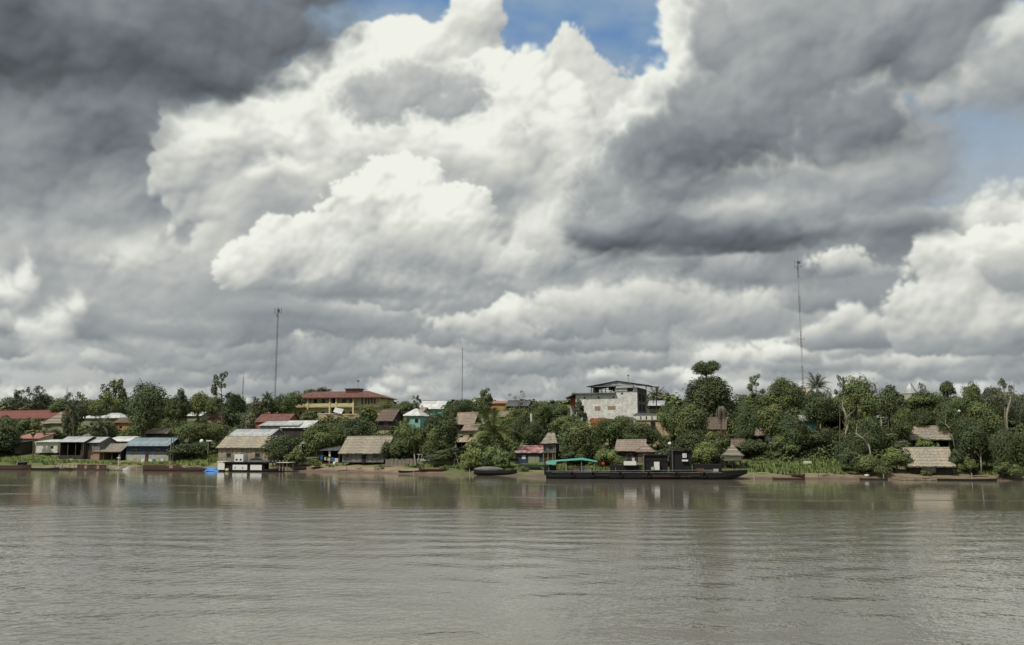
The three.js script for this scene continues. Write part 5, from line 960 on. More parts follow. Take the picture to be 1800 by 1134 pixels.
palm(5, 822, 792, 824, 12, 'banana plant at the end of the bleached wooden frames', { n: 8, banana: true, name: 'banana_plant', cat: 'banana plant' });
palm(2, 1044, 776, 800, 16, 'pale yellow fronds of a leaning palm above the turquoise canopy', { n: 8 });

// ground cover nobody could count: undergrowth over the bank, grass on the slopes, and the forest around the town
{
  const clump = crown('bush', 901, 150, 0.09), r = rng(42), M4 = new THREE.Matrix4(), Q = new THREE.Quaternion(), col = new THREE.Color();
  const stuff = (name, n, geo, mat, place, label) => {
    const list = []; for (let i = 0; i < n * 6 && list.length < n; i++) { const q = place(); if (q) list.push(q); }
    const m = new THREE.InstancedMesh(geo, mat, list.length); m.name = name; m.userData.kind = 'stuff'; m.userData.label = label; m.castShadow = m.receiveShadow = true;
    list.forEach(([x, y, z, w, h, k], i) => { m.setMatrixAt(i, M4.compose(V(x, y, z), Q.setFromAxisAngle(V(0, 1, 0), r() * 6.28), V(w, h, w))); m.setColorAt(i, col.setRGB(k * (0.9 + r() * 0.25), k, k * (0.85 + r() * 0.2))); });
    scene.add(m);
  };
  const houses = scene.children.filter((c) => c.userData.category === 'house' || c.userData.category === 'building' || c.userData.category === 'hut').map((c) => { const b = new THREE.Box3().setFromObject(c); return [b.min.x - 0.3, b.max.x + 0.3, b.min.z - 0.3, b.max.z + 1.6]; });
  const free = (x, z) => !houses.some(([a, b, c, d]) => x > a && x < b && z > c && z < d);
  stuff('undergrowth', 5200, clump, GREENS[1], () => { const D = 150 + r() * 190, x = (r() * 2 - 1) * D * 0.66, d = inland(x, D); if (d < (x < -40 ? 17 : x < 20 ? 11 : 13) + r() * 4 || d > 150 || !free(x, -D)) return null; const s = 1 + r() * 1.7; return [x, land(x, D) - 0.15, -D, s * 1.3, s * (0.7 + r() * 0.5), 0.55 + r() * 0.7]; }, 'tangled green undergrowth covering the slope between the houses');
  const blade = (() => { const P = [], C = [], q = rng(8); for (let i = 0; i < 26; i++) { const a = q() * 6.28, x = (q() - 0.5) * 0.9, z = (q() - 0.5) * 0.9, h = 0.5 + q() * 0.5, w = 0.035, t = V(x + Math.cos(a) * 0.22, h, z + Math.sin(a) * 0.22), k = 0.7 + q() * 0.6; P.push(V(x - w * Math.sin(a), 0, z + w * Math.cos(a)), V(x + w * Math.sin(a), 0, z - w * Math.cos(a)), t); for (let j = 0; j < 3; j++) C.push(k, k, k); } const g = tris(P); const n = g.attributes.normal; for (let i = 0; i < n.count; i++) { const v = V(n.getX(i) * 0.4, 1, n.getZ(i) * 0.4).normalize(); n.setXYZ(i, v.x, v.y, v.z); } g.setAttribute('color', new THREE.Float32BufferAttribute(C, 3)); return g; })();
  stuff('grass', 16000, blade, leaf(0.14, 0.19, 0.055), () => { const D = 148 + r() * 90, x = (r() * 2 - 1) * D * 0.62, d = inland(x, D), far = x > 30 ? 17 : x > -18 ? 12 : 9; if (d < (x > -15 ? 1.9 : 4.0) + 5 * vnoise(x * 0.2, D * 0.2, 4) || d > far + 12 || !free(x, -D)) return null; const s = 0.35 + r() * 0.5; return [x, land(x, D) - 0.05, -D, s * 1.5, s, 0.6 + r() * 0.8 + (x < -40 ? 0.25 : 0)]; }, 'rough grass on the river bank');
  const big = crown('round', 777, 700, 0.07);
  stuff('forest', 2600, big, GREENS[1], () => { const D = 330 + Math.pow(r(), 1.4) * 900, x = (r() * 2 - 1) * D * 1.5, s = 7 + r() * 5; return [x, land(x, D) - s * 0.15, -D, s * 1.3, s * (0.75 + r() * 0.3), 0.6 + r() * 0.6]; }, 'far forest behind the town');
  stuff('forest', 700, big, GREENS[0], () => { const sgn = r() < 0.5 ? -1 : 1, D = 140 + r() * 260, x = sgn * D * (0.66 + r() * 1.6), d = inland(x, D); if (d < 8 || d > 150) return null; const s = 7 + r() * 7; return [x, land(x, D) - s * 0.1, -D, s * 1.2, s, 0.6 + r() * 0.7]; }, 'forest along the bank beyond the town');
}

// ---------------------------------------------------------------- boats and small things along the water
canoe(-20, 40, 822, 1.5, M.hullRust, 'long reddish boat with a pale deck edge moored at the end of the bank', { float: true, w: 2.2, lift: 0.2, seats: 2 });
{ const w = moor(38, 0.5); const g = thing('cabin', 'small black cabin at the end of the long reddish boat', 'boat cabin', V(w.x, 0.2, w.z)); part(g, 'wall', box(1.6, 1.6, 1.4, 0, 0, 0), M.woodBlack); part(g, 'roof', box(1.9, 0.12, 1.7, 0, 1.6, 0), M.zincOld); }
canoe(34, 92, 825, 0.6, M.hull, 'slim black canoe moored beside the small black boat cabin', { float: true, w: 1.1 });
{
  const q = lot(142, 823), L = q.X(180) - q.X(106), g = thing('raft', 'long raft house frame of reddish planks with a pale deck', 'raft', moor(143, 1), FACE), r = rng(5);
  part(g, 'float', [0, 0.8, 1.6].map((z) => bar(V(-L / 2, 0.05, -z), V(L / 2, 0.05, -z), 0.3, 0.28, 9)), M.woodDark); part(g, 'deck', box(L, 0.14, 2.4, 0, 1.35, -0.8), M.woodPale);
  for (let i = 0; i < 12; i++) part(g, 'plank', box(L * 0.042, 1.0, 0.06, -L * 0.05 + (i * L * 0.53) / 11.5, 0.34, 0.25, 0, (r() - 0.5) * 0.04), i % 3 === 1 ? M.woodBrown : i % 5 === 3 ? M.brickPale : M.woodRed);
  for (let i = 0; i < 8; i++) part(g, 'post', bar(V(-L / 2 + (i * L) / 7, 0.2, 0.2), V(-L / 2 + (i * L) / 7, 1.4, 0.2), 0.07), M.wood);
}
canoe(84, 120, 826, 0.45, M.woodDark, 'low dark canoe in front of the reddish plank raft', { float: true, w: 0.9 });
canoe(180, 214, 822, 0.6, M.woodPale, 'pale canoe beside the thin white post', { float: true, w: 1.1 });
canoe(206, 226, 824, 0.7, M.whitePaint, 'short whitish canoe with raised bow near the yellow grass', { float: true, w: 1.0, lift: 1.2 });
{
  const q = lot(310, 825), c = moor(312, 1.6), L = q.X(362) - q.X(264), g = thing('barge', 'rusty dark barge with reddish planked side and heaped timber', 'barge', c, FACE), r = rng(15);
  part(g, 'hull', hullGeo(L, 3, 0.9, { blunt: true, lift: 0.1, bow: 0.08, stern: 0.05 }).translate(0, -0.25, 0), M.hullRust);
  for (let i = 0; i < 10; i++) part(g, 'plank', box(L * 0.055, 0.75 + r() * 0.2, 0.07, -L * 0.45 + i * L * 0.058, 0.5, 1.4), r() < 0.3 ? M.brickPale : M.woodRed);
  for (let i = 0; i < 14; i++) part(g, 'timber', box(2 + r() * 3, 0.14, 0.2, L * 0.02 + r() * L * 0.42, 0.5 + r() * 0.7, -0.8 + r() * 1.8, (r() - 0.5) * 0.5, (r() - 0.5) * 0.16), r() < 0.5 ? M.woodBrown : M.woodPale);
  part(g, 'deck', box(L * 0.5, 0.1, 2.6, -L * 0.22, 1.3, 0), M.woodBrown);
}
{ // blue tarpaulin over a small boat
  const c = moor(371, 2), g = thing('tarpaulin', 'bright blue tarpaulin slung over a small boat beside the white boat', 'tarpaulin', c, FACE), q = lot(371, 827), w = q.X(386) - q.X(357), r = rng(9), n = 14, P = [];
  const f = (i, j) => { const u = i / n - 0.5, v = j / n - 0.5; return V(u * w * 1.05, Math.max(-0.05, 1.25 * Math.cos(u * 2.5) * Math.cos(v * 2.7) * (0.75 + 0.5 * vnoise(u * 6 + 4, v * 6, 2)) - 0.15), v * 2.6); };
  for (let i = 0; i < n; i++) for (let j = 0; j < n; j++) { const a = f(i, j), b = f(i + 1, j), cc = f(i + 1, j + 1), d = f(i, j + 1); P.push(a, cc, b, a, d, cc); }
  part(g, 'cover', tris(P), M.blueTarp); part(g, 'hull', hullGeo(w * 1.15, 1.5, 0.5), M.bluePaint);
}
{ // white river boat
  const q = lot(438, 827), c = moor(438, 2), X = q.X, L = X(486) - X(392), g = thing('river_boat', 'white river boat with a black roof deck and a white box on top', 'river boat', V(c.x, -0.15, c.z), FACE), Y = (y) => at(438, y, -c.z).y + 0.15;
  part(g, 'hull', hullGeo(L * 1.1, 2.8, 0.75, { lift: 0.35, bow: 0.14 }).translate(L * 0.04, 0, 0), M.hull);
  for (const [a, b, y0, y1] of [[393, 404, 813, 826], [417, 440, 817, 826], [445, 463, 817, 826]]) part(g, 'side_panel', box(X(b) - X(a), Y(y0) - Y(y1), 0.08, (X(a) + X(b)) / 2, Y(y1), 1.42), M.whitePaint);
  for (const x of [421, 433]) part(g, 'porthole', box(0.25, 0.3, 0.05, X(x), Y(823.5), 1.47), M.dark);
  part(g, 'inner_wall', box(X(466) - X(394), Y(814) - Y(826), 1.9, (X(394) + X(466)) / 2, Y(826), 0.2), M.woodBlack);
  part(g, 'roof', box(X(486) - X(402), 0.22, 3.2, (X(402) + X(486)) / 2, Y(813.5), 0), M.black); part(g, 'roof_edge', box(X(505) - X(474), 0.09, 3.1, (X(474) + X(505)) / 2, Y(813), 0), M.whitePaint); part(g, 'bow_roof', box(X(406) - X(392), 0.2, 3.1, X(399), Y(812.8), 0), M.whitePaint);
  part(g, 'top_box', box(X(430) - X(416), Y(799) - Y(812), 1.6, X(423), Y(811.9), -0.2), M.whitePaint); for (const x of [419.5, 426]) part(g, 'box_window', box(0.45, 0.4, 0.05, X(x), Y(809.5), 0.62), M.pane);
  part(g, 'roof_load', metreUV(new THREE.SphereGeometry(1, 14, 8).scale(1.9, 0.75, 1.1).translate(X(447), Y(811), -0.3)), M.black); part(g, 'cushion', box(X(474) - X(440), 0.35, 1.4, X(457), Y(812), 0.7), M.concreteDark);
  for (const x of [478, 483, 489, 494, 500]) part(g, 'post', bar(V(X(x), 0.4, 0.9), V(X(x), Y(809), 0.9), 0.16), M.woodPale);
  part(g, 'bow_ornament', metreUV(new THREE.SphereGeometry(0.5, 10, 8).scale(1, 0.7, 0.6).translate(X(409), Y(826), 1.6)), M.cream);
}
canoe(527, 556, 818, 0.75, M.whitePaint, 'white canoe propped up on the bank beside a green bush', { w: 1.2, tilt: 0.16 });
canoe(514, 538, 826, 0.35, M.hull, 'thin black canoe lying on the mud below the white canoe', { w: 0.8 });
canoe(700, 738, 830.5, 0.3, M.hull, 'thin black canoe lying on the sand below the plank fence', { w: 0.8 });
canoe(736, 784, 828.5, 0.5, M.hullRust, 'dark reddish canoe beached below the bleached wooden frames', { w: 1.1 });
canoe(834, 908, 835, 0.85, M.hull, 'black boat with covered load pulled up on the sand', { w: 1.7, blunt: true, lift: 0.3 });
{ const p = spot(868, 832), g = thing('boat_cover', 'greenish sheet laid over the load of the black beached boat', 'cover', V(p.x - 1, p.y + 0.75, p.z + 0.2), FACE); part(g, 'sheet', metreUV(new THREE.SphereGeometry(1, 16, 8).scale(3.2, 0.6, 0.7)), M.concreteDark); }
canoe(913, 970, 825.5, 0.9, M.hullGreen, 'dark green boat lying on the grass above the sandy patch', { w: 1.5 });
{ // the long dark cargo boat
  const q = lot(1135, 841), c = moor(1135, 2.4), X = q.X, Y = (y) => at(1135, y, -c.z - 2).y, yaw = -0.13, L = (X(1308) - X(962)) * 0.97, g = thing('cargo_boat', 'long black cargo boat moored below the thatched houses', 'cargo boat', V(c.x, -0.5, c.z), yaw), b = 0.5;
  part(g, 'hull', hullGeo(L, 4.4, Y(830.5) + b, { bow: 0.13, stern: 0.04, lift: 0.28, liftStern: 0.1, blunt: true, rake: 0.9 }), M.hull);
  part(g, 'rubbing_strake', [box(L * 0.84, 0.09, 0.1, -L * 0.05, Y(831) + b, 2.2)], M.woodGrey); part(g, 'waterline_stripe', box(L * 0.24, 0.1, 0.06, L * 0.1, Y(838) + b, 2.16), M.woodRed);
  const xx = (x) => X(x) * 0.985, cab = (x0, x1, y0, y1, d, z, m, n = 'cabin_wall') => part(g, n, box(xx(x1) - xx(x0), Y(y0) - Y(y1), d, (xx(x0) + xx(x1)) / 2, Y(y1) + b, z), m);
  cab(1074, 1128, 818, 832, 3.2, -0.2, M.black); cab(1132, 1172, 801, 832, 3.4, -0.2, M.woodBlack); cab(1176, 1212, 793, 832, 3.4, -0.3, M.black); cab(1177, 1212, 788, 790.5, 4.2, -0.2, M.woodDark, 'cabin_roof'); cab(1129, 1174, 799, 801, 3.9, -0.2, M.woodBlack, 'cabin_roof'); cab(1216, 1262, 816, 832, 3.0, -0.2, M.woodBlack, 'hold_cover');
  cab(1098, 1119, 811, 818, 0.6, 1.7, M.whitePaint, 'white_panel'); cab(1149, 1158, 812, 826, 0.7, 1.7, M.whitePaint, 'white_door'); cab(1144, 1150, 821, 826, 0.6, 1.75, M.concrete, 'crate'); cab(1196, 1206, 808, 811, 0.5, 1.6, M.whitePaint, 'shelf'); cab(1197, 1204, 797, 805, 0.5, 1.55, M.zincWhite, 'drum'); cab(1112, 1117, 805, 811, 0.5, 1.2, M.zinc, 'vent_pipe');
  for (const [x, y] of [[1132, 800], [1084, 822], [1180, 786]]) part(g, 'post', bar(V(xx(x), Y(832) + b, 1.8), V(xx(x), Y(y) + b, 1.8), 0.07), M.steel);
  for (const x of [1137, 1146, 1160, 1166]) cab(x, x + 4, 806, 811, 0.1, 1.55, M.dark, 'window');
  part(g, 'red_buoy', metreUV(new THREE.SphereGeometry(0.34, 14, 10).translate(xx(1063), Y(816) + b, 1.4)), M.red);
  part(g, 'railing', [bar(V(xx(965), Y(829.4) + b + 0.05, 2.0), V(xx(1250), Y(827) + b + 0.1, 2.0), 0.05)], M.steel);
  for (const x of [1010, 1046, 1092, 1140, 1186, 1232]) part(g, 'tyre_fender', metreUV(new THREE.TorusGeometry(0.36, 0.13, 8, 16).translate(xx(x), Y(834.5) + b, 2.32)), M.dark);
  for (const [x, w, h, m] of [[1006, 1.2, 0.7, M.woodBrown], [1014, 0.9, 0.9, M.wood], [1036, 1.4, 0.6, M.woodPale], [1088, 1.0, 0.5, M.tan], [1226, 1.3, 0.8, M.woodBrown], [1240, 1.6, 0.5, M.wood], [1252, 0.9, 0.7, M.bone]]) part(g, 'cargo_crate', box(w, h, 0.9, xx(x), Y(831) + b, 0.9), m);
  for (const x of [1022, 1028, 1078]) part(g, 'oil_drum', metreUV(new THREE.CylinderGeometry(0.3, 0.3, 0.9, 14).translate(xx(x), Y(831) + b + 0.45, 1.1)), x === 1028 ? M.bluePaint : M.rust);
  for (const [x, w] of [[1060, 3.6], [1160, 4.4], [1215, 2.8]]) part(g, 'rust_streak_plate', box(w * 0.7, 0.22, 0.02, xx(x), Y(837) + b, 2.19), M.woodDark);
  part(g, 'mooring_rope', [bar(V(xx(1290), Y(829) + b, 0.6), V(xx(1318), Y(826) + b, -3.5), 0.03, 0.03, 4), bar(V(xx(968), Y(830) + b, -1.4), V(xx(950), Y(824) + b, -5), 0.03, 0.03, 4)], M.bone);
  // stern canopy
  const cx = (x) => xx(x), f = (x, y, z) => V(cx(x), Y(y) + b, z);
  part(g, 'canopy', [slab(f(966, 811, -2), f(1026, 805.5, -2), f(1026, 808.5, 2.1), f(964, 812.5, 2.1), 0.06), slab(f(1026, 805.5, -2), f(1052, 811, -2), f(1053, 812, 2.1), f(1026, 808.5, 2.1), 0.06)], M.tealTarp);
  part(g, 'canopy_flap', slab(f(964, 812.6, 2.12), f(984, 812, 2.12), f(982, 817, 2.3), f(967, 817, 2.3), 0.04), M.tealTarp);
  for (const x of [970, 1000, 1026, 1048]) for (const z of [-1.7, 1.8]) part(g, 'canopy_post', bar(f(x, 832, z), f(x, 809.5 + (x < 980 ? 3 : 1.5), z), 0.06), M.woodPale);
  part(g, 'engine_box', box(2.0, 1.7, 2.6, cx(971), Y(836) + b, 0.4), M.black);
}
for (const [x0, x1, y, m, label] of [[1360, 1412, 843.5, M.hullRust, 'thin brown canoe on the mud below the grassy bank'], [1514, 1556, 843, M.woodDark, 'thin dark canoe beside the pale driftwood'], [1586, 1640, 844.5, M.woodPale, 'pale grey canoe lying along the sand below the lower hut'], [1634, 1736, 845, M.hull, 'very long black dugout canoe along the sandy shore'], [1392, 1414, 840, M.woodRed, 'short reddish dugout pulled up on the mud']]) canoe(x0, x1, y - 1.5, 0.42, m, label, { w: 0.95, float: y > 842, lift: 0.3 });
// plank fence beside the big hut
{
  const q = lot(706, 819), g = thing('plank_fence', 'grey plank fence between the large thatched hut and the wooden frames', 'fence', q.p, FACE + 0.05), r = rng(3), x0 = q.X(678), x1 = q.X(736), n = 26;
  for (let i = 0; i < n; i++) part(g, 'plank', box(((x1 - x0) / n) * 0.9, 1.35 + r() * 0.25 + 0.6, 0.04, x0 + ((x1 - x0) * (i + 0.5)) / n, -0.6, (r() - 0.5) * 0.06, 0, (r() - 0.5) * 0.04), i % 3 ? M.woodPale : M.woodGrey);
  part(g, 'rail', [box(x1 - x0, 0.1, 0.06, 0, 0.4, -0.08), box(x1 - x0, 0.1, 0.06, 0, 1.1, -0.08)], M.wood);
}
{ // bleached frames of old boats
  const q = lot(772, 818), g = thing('wooden_frame', 'bleached wooden frame of an old boat with crossed timbers', 'boat frame', q.p, FACE), r = rng(21), X = q.X, h = q.Y(798);
  for (let i = 0; i < 15; i++) { const x = X(735 + i * 4.6), lean = (r() - 0.5) * 0.9; part(g, 'rib', bar(V(x, h * 0.3, 0.2), V(x + lean, h * (0.8 + r() * 0.3), -0.4 - r()), 0.07), r() < 0.6 ? M.bone : M.woodPale); }
  for (const [a, b, y] of [[733, 800, 0.95], [733, 770, 0.5], [744, 806, 0.72]]) part(g, 'stringer', bar(V(X(a), h * y, 0), V(X(b), h * (y + 0.05), -0.3), 0.08), M.bone);
  part(g, 'plank', box(X(768) - X(742), 0.14, 0.4, X(755), h * 0.42, 0.4), M.white); part(g, 'side_board', box(X(800) - X(735), h * 0.34, 0.06, X(767), 0, 0.1), M.greenGrey);
  part(g, 'end_post', bar(V(X(731), 0, 0), V(X(729), h, 0.3), 0.11), M.bone); part(g, 'end_post', bar(V(X(806), 0, 0), V(X(800), h * 1.15, 0.1), 0.09), M.bone);
}
// posts, lamps and dishes
function post(x, top, foot, r, mat, label, name = 'post', cat = 'post', extra) { const q = lot(x, foot), g = thing(name, label, cat, q.p, FACE), h = q.Y(top); part(g, 'shaft', bar(V(0, -0.5, 0), V(0, h, 0), r, r * 0.8, 8), mat); extra?.(g, h, q); return g; }
post(934, 727, 792, 0.34, M.white, 'tall pale concrete post rising from the trees above the two-storey hut');
post(299, 768, 812, 0.14, M.woodPale, 'thin pale pole at the end of the dark blue house');
post(303, 770, 812, 0.09, M.steel, 'very thin grey pole close beside the thin pale pole');
post(365, 776, 806, 0.16, M.woodPale, 'pale lamp pole with a flat white lamp head by the broad tree', 'street_lamp', 'street lamp', (g, h) => { part(g, 'lamp_head', box(1.5, 0.3, 0.6, 0.3, h, 0), M.whitePaint); });
post(354, 778, 801, 0.2, M.bone, 'short pale stump-like post between the two white dishes');
for (const [x, y, s, label] of [[326, 775, 0.75, 'white satellite dish in the shade of the broad tree'], [352, 776, 0.6, 'smaller white satellite dish beside the lamp pole'], [1175, 737, 1.0, 'white round dish on a post beside the tan terrace house'], [1178, 780, 0.36, 'white ball lamp above the dark cabin roof'], [1689, 723, 0.34, 'small white dish among the dark trees beside the upper hut'], [1648, 724, 0.6, 'pale round dish in the trees above the upper thatched hut']]) {
  const foot = y > 760 ? (x > 1000 ? 818 : 806) : 764, q = lot(x, x === 1178 ? 816 : foot), g = thing('satellite_dish', label, 'satellite dish', q.p, FACE), h = q.Y(y);
  part(g, 'pole', bar(V(0, -0.5, -0.25), V(0, h, -0.25), 0.06), M.steel); part(g, 'dish', metreUV(new THREE.SphereGeometry(s, 18, 8, 0, 6.3, 0, 1.1).rotateX(Math.PI / 2 - 0.3).translate(0, h, -s * 0.6)), M.whitePaint);
}
post(208, 799, 823, 0.09, M.whitePaint, 'thin white post with a small crossbar beside the low thatched shed', 'signpost', 'post', (g, h) => { part(g, 'crossbar', box(0.9, 0.25, 0.06, 0, h * 0.72, 0.1), M.whitePaint); });
post(1552, 700, 790, 0.14, M.bone, 'slanting pale trunk below the weathered grey roof');
post(579, 790, 815, 0.12, M.bone, 'white cloth hung on a pole beside the dark lean-to', 'clothes_pole', 'pole', (g, h) => { part(g, 'cloth', [box(0.5, 1.3, 0.06, 0.1, h - 1.6, 0.1, 0, 0.06)], M.whitePaint); part(g, 'line', bar(V(0, h - 0.1, 0), V(3.4, h - 0.5, 0), 0.02), M.steel); });
{ const q = lot(588, 818), g = thing('water_drum', 'white plastic drum beside the large thatched hut', 'drum', q.p); part(g, 'body', metreUV(new THREE.LatheGeometry([[0, 0], [0.34, 0], [0.38, 0.08], [0.38, 0.62], [0.3, 0.74], [0.16, 0.78], [0, 0.78]].map(([x, y]) => new THREE.Vector2(x, y)), 16)), M.whitePaint); part(g, 'cap', metreUV(new THREE.CylinderGeometry(0.14, 0.14, 0.1, 12).translate(0, 0.83, 0)), M.whitePaint); }
// white trunks on the wooded slope
function trunk(pts, foot, r, label) {
  const q = lot(pts[0][0], foot), g = thing('bare_tree', label, 'bare tree', q.p, 0), P = pts.map(([x, y], i) => { const v = at(x, y, q.D - (i % 2) * 0.6).sub(q.p); if (!i) v.y = -0.3; return v; });
  const tube = new THREE.TubeGeometry(new THREE.CatmullRomCurve3(P), 26, r * 0.62, 8).toNonIndexed(); part(g, 'trunk', metreUV(tube), barkPale);
  const m = P[P.length - 2], e = P[P.length - 1]; part(g, 'branch', bar(m, m.clone().add(V(1.6, 1.5, 0.4)), r * 0.36, r * 0.12), barkPale); part(g, 'branch', bar(m.clone().lerp(e, 0.5), e.clone().add(V(-1.2, 0.5, 0.3)), r * 0.3, r * 0.1), barkPale); part(g, 'branch', bar(P[1].clone().lerp(P[2], 0.6), P[2].clone().add(V(-1.3, 1.1, 0.5)), r * 0.28, r * 0.08), barkPale); part(g, 'branch', bar(e, e.clone().add(V(0.5, 2.2, -0.4)), r * 0.45, r * 0.12), barkPale);
}
trunk([[1484, 778], [1486, 764], [1490, 748], [1488, 734], [1481, 714]], 812, 0.28, 'bent white trunk climbing in front of the pale roofed house');
trunk([[1534, 814], [1530, 796], [1526, 780], [1515, 770], [1505, 762]], 832, 0.22, 'leaning white trunk over the thick green bush');
trunk([[1679, 776], [1674, 768], [1670, 762], [1668, 752], [1662, 745]], 796, 0.16, 'thin white trunk beside the upper thatched hut');
trunk([[1725, 832], [1725, 820], [1724, 800], [1726, 785]], 834, 0.2, 'pale straight trunk under the dark broad tree');
trunk([[1773, 752], [1770, 730], [1776, 705], [1782, 690]], 815, 0.26, 'white forked trunk of the pale leafless tree');
// ramps and paths
function strip3(label, pts, w, mat, name, cat) {
  const P = pts.map(([x, y]) => spot(x, y)), g = thing(name, label, cat, P[0].clone()), L = [];
  for (let i = 0; i < P.length - 1; i++) { const a = P[i].clone().sub(P[0]), b = P[i + 1].clone().sub(P[0]), n = V(0, 0, w / 2), u = V(0, 0.22, 0); L.push(slab(a.clone().add(n).add(u), b.clone().add(n).add(u), b.clone().sub(n).add(u), a.clone().sub(n).add(u), 0.16)); part(g, 'support', bar(a.clone().add(V(0, -0.8, 0)), a.clone().add(V(0, 0.15, 0)), 0.1), M.woodDark); }
  part(g, 'deck', L, mat); return g;
}
strip3('pale plank ramp climbing from the whitewashed hut up the grassy bank', [[1312, 817], [1332, 812], [1350, 806], [1372, 799]], 1.6, M.woodPale, 'ramp', 'ramp');
strip3('pale boardwalk higher on the grassy bank below the dry palm', [[1426, 796], [1444, 792], [1462, 786]], 1.2, M.bone, 'boardwalk', 'boardwalk');
strip3('light sloping gangplank at the edge of the dark open shed', [[-4, 801], [14, 796], [30, 793]], 1.2, M.woodPale, 'gangplank', 'gangplank');
// debris: each piece by itself
{
  const bits = [[1420, 819, 'bleached wooden bench on the grassy bank', 'bench', 1.5, 0.5], [88, 806, 'pale plank lying under the white stilt shack', 'plank', 2.6, 0.16], [610, 827, 'long pale board lying on the beach before the large hut', 'plank', 5.2, 0.12], [560, 822, 'pale board lying along the top of the beach', 'plank', 7, 0.12], [662, 826, 'small pale crate on the beach below the plank fence', 'crate', 0.8, 0.5], [632, 824, 'broken stick heap on the beach in front of the hut doorway', 'driftwood', 1.2, 0.5], [1524, 838, 'white sack lying at the sandy waterline', 'sack', 0.9, 0.5], [1572, 777, 'pale sheet lying on the slope beside the dry shrub', 'sheet', 2.2, 0.2], [1604, 793, 'pale sheet lying behind the lower thatched roof', 'sheet', 2.4, 0.2], [1448, 786, 'white bundle beside the boardwalk', 'bundle', 1.8, 0.5], [1411, 778, 'pale box in the shade below the grove', 'crate', 1.1, 0.6], [1376, 771, 'pale board stack beside the grey sheet lean-to', 'plank', 2.2, 0.3], [244, 822, 'pale driftwood log by the yellow grass', 'driftwood', 3.5, 0.25]];
  bits.forEach(([x, y, label, kind, w, h], i) => {
    const p = spot(x, y), g = thing(kind, label, kind, p, FACE + (i % 3) * 0.1), r = rng(i + 60);
    if (kind === 'bench') { part(g, 'seat', box(w, 0.08, 0.4, 0, 0.42, 0), M.white); part(g, 'backrest', box(w, 0.25, 0.05, 0, 0.6, -0.22), M.white); for (const s of [-1, 1]) part(g, 'leg', box(0.08, 0.42, 0.34, s * w * 0.42, 0, 0), M.white); }
    else if (kind === 'sack' || kind === 'bundle') { const s = new THREE.SphereGeometry(1, 16, 10), q = s.attributes.position; for (let k = 0; k < q.count; k++) { const f = 0.85 + 0.3 * vnoise(q.getX(k) * 2 + i, q.getY(k) * 2, q.getZ(k) * 2); q.setXYZ(k, q.getX(k) * f, q.getY(k) * f, q.getZ(k) * f); } s.computeVertexNormals(); part(g, 'body', metreUV(s.scale(w / 2, h / 2, 0.4).translate(0, h * 0.4, 0)), M.white); part(g, 'knot', metreUV(new THREE.SphereGeometry(0.1, 8, 6).translate(w * 0.42, h * 0.6, 0)), M.bone); }
    else if (kind === 'crate') { part(g, 'slats', [0, 1, 2].flatMap((k) => [box(w, h * 0.26, 0.05, 0, k * h * 0.34, 0.3), box(w, h * 0.26, 0.05, 0, k * h * 0.34, -0.3), box(0.05, h * 0.26, 0.6, w / 2, k * h * 0.34, 0), box(0.05, h * 0.26, 0.6, -w / 2, k * h * 0.34, 0)]), M.woodPale); }
    else if (kind === 'sheet') part(g, 'sheet', [slab(V(-w / 2, h + 0.1, -0.8), V(w / 2, h + 0.25, -0.8), V(w / 2, 0.06, 0.7), V(-w / 2, 0.1, 0.7), 0.04)], M.zincWhite);
    else { const n = kind === 'driftwood' ? 5 : 3; for (let k = 0; k < n; k++) part(g, kind === 'driftwood' ? 'stick' : 'board', kind === 'driftwood' ? bar(V(-w / 2, r() * h * 0.5, (r() - 0.5) * 0.6), V(w / 2 * (0.6 + r() * 0.4), r() * h, (r() - 0.5) * 0.6), 0.07, 0.03) : box(w * (0.8 + r() * 0.2), 0.05, 0.2, 0, 0.02 + (k * h) / 3, (k - 1) * 0.16, (r() - 0.5) * 0.1), M.woodPale); }
  });
}
{ const q = lot(1258, 818), g = thing('tarpaulin', 'dark blue tarpaulin beside the whitewashed hut', 'tarpaulin', q.p, FACE), w = q.X(1266) - q.X(1249), h = q.Y(803); part(g, 'sheet', [slab(V(-w / 2, h, -2), V(w / 2, h * 0.9, -2), V(w / 2, h * 0.45, 0.4), V(-w / 2, h * 0.5, 0.4), 0.05)], M.navy); for (const s of [-1, 1]) part(g, 'pole', bar(V(s * w * 0.46, -0.4, 0.3), V(s * w * 0.46, h * 0.46, 0.3), 0.06), M.wood); }
{ const q = lot(1270, 818), g = thing('sack_pile', 'grey sacks stacked against the whitewashed hut', 'sacks', q.p, FACE), r = rng(77); for (let k = 0; k < 6; k++) part(g, 'sack', metreUV(new THREE.SphereGeometry(1, 12, 8).scale(0.5, 0.22, 0.34).translate((r() - 0.5) * 0.8, 0.2 + Math.floor(k / 2) * 0.36, (r() - 0.5) * 0.3)), M.concrete); }
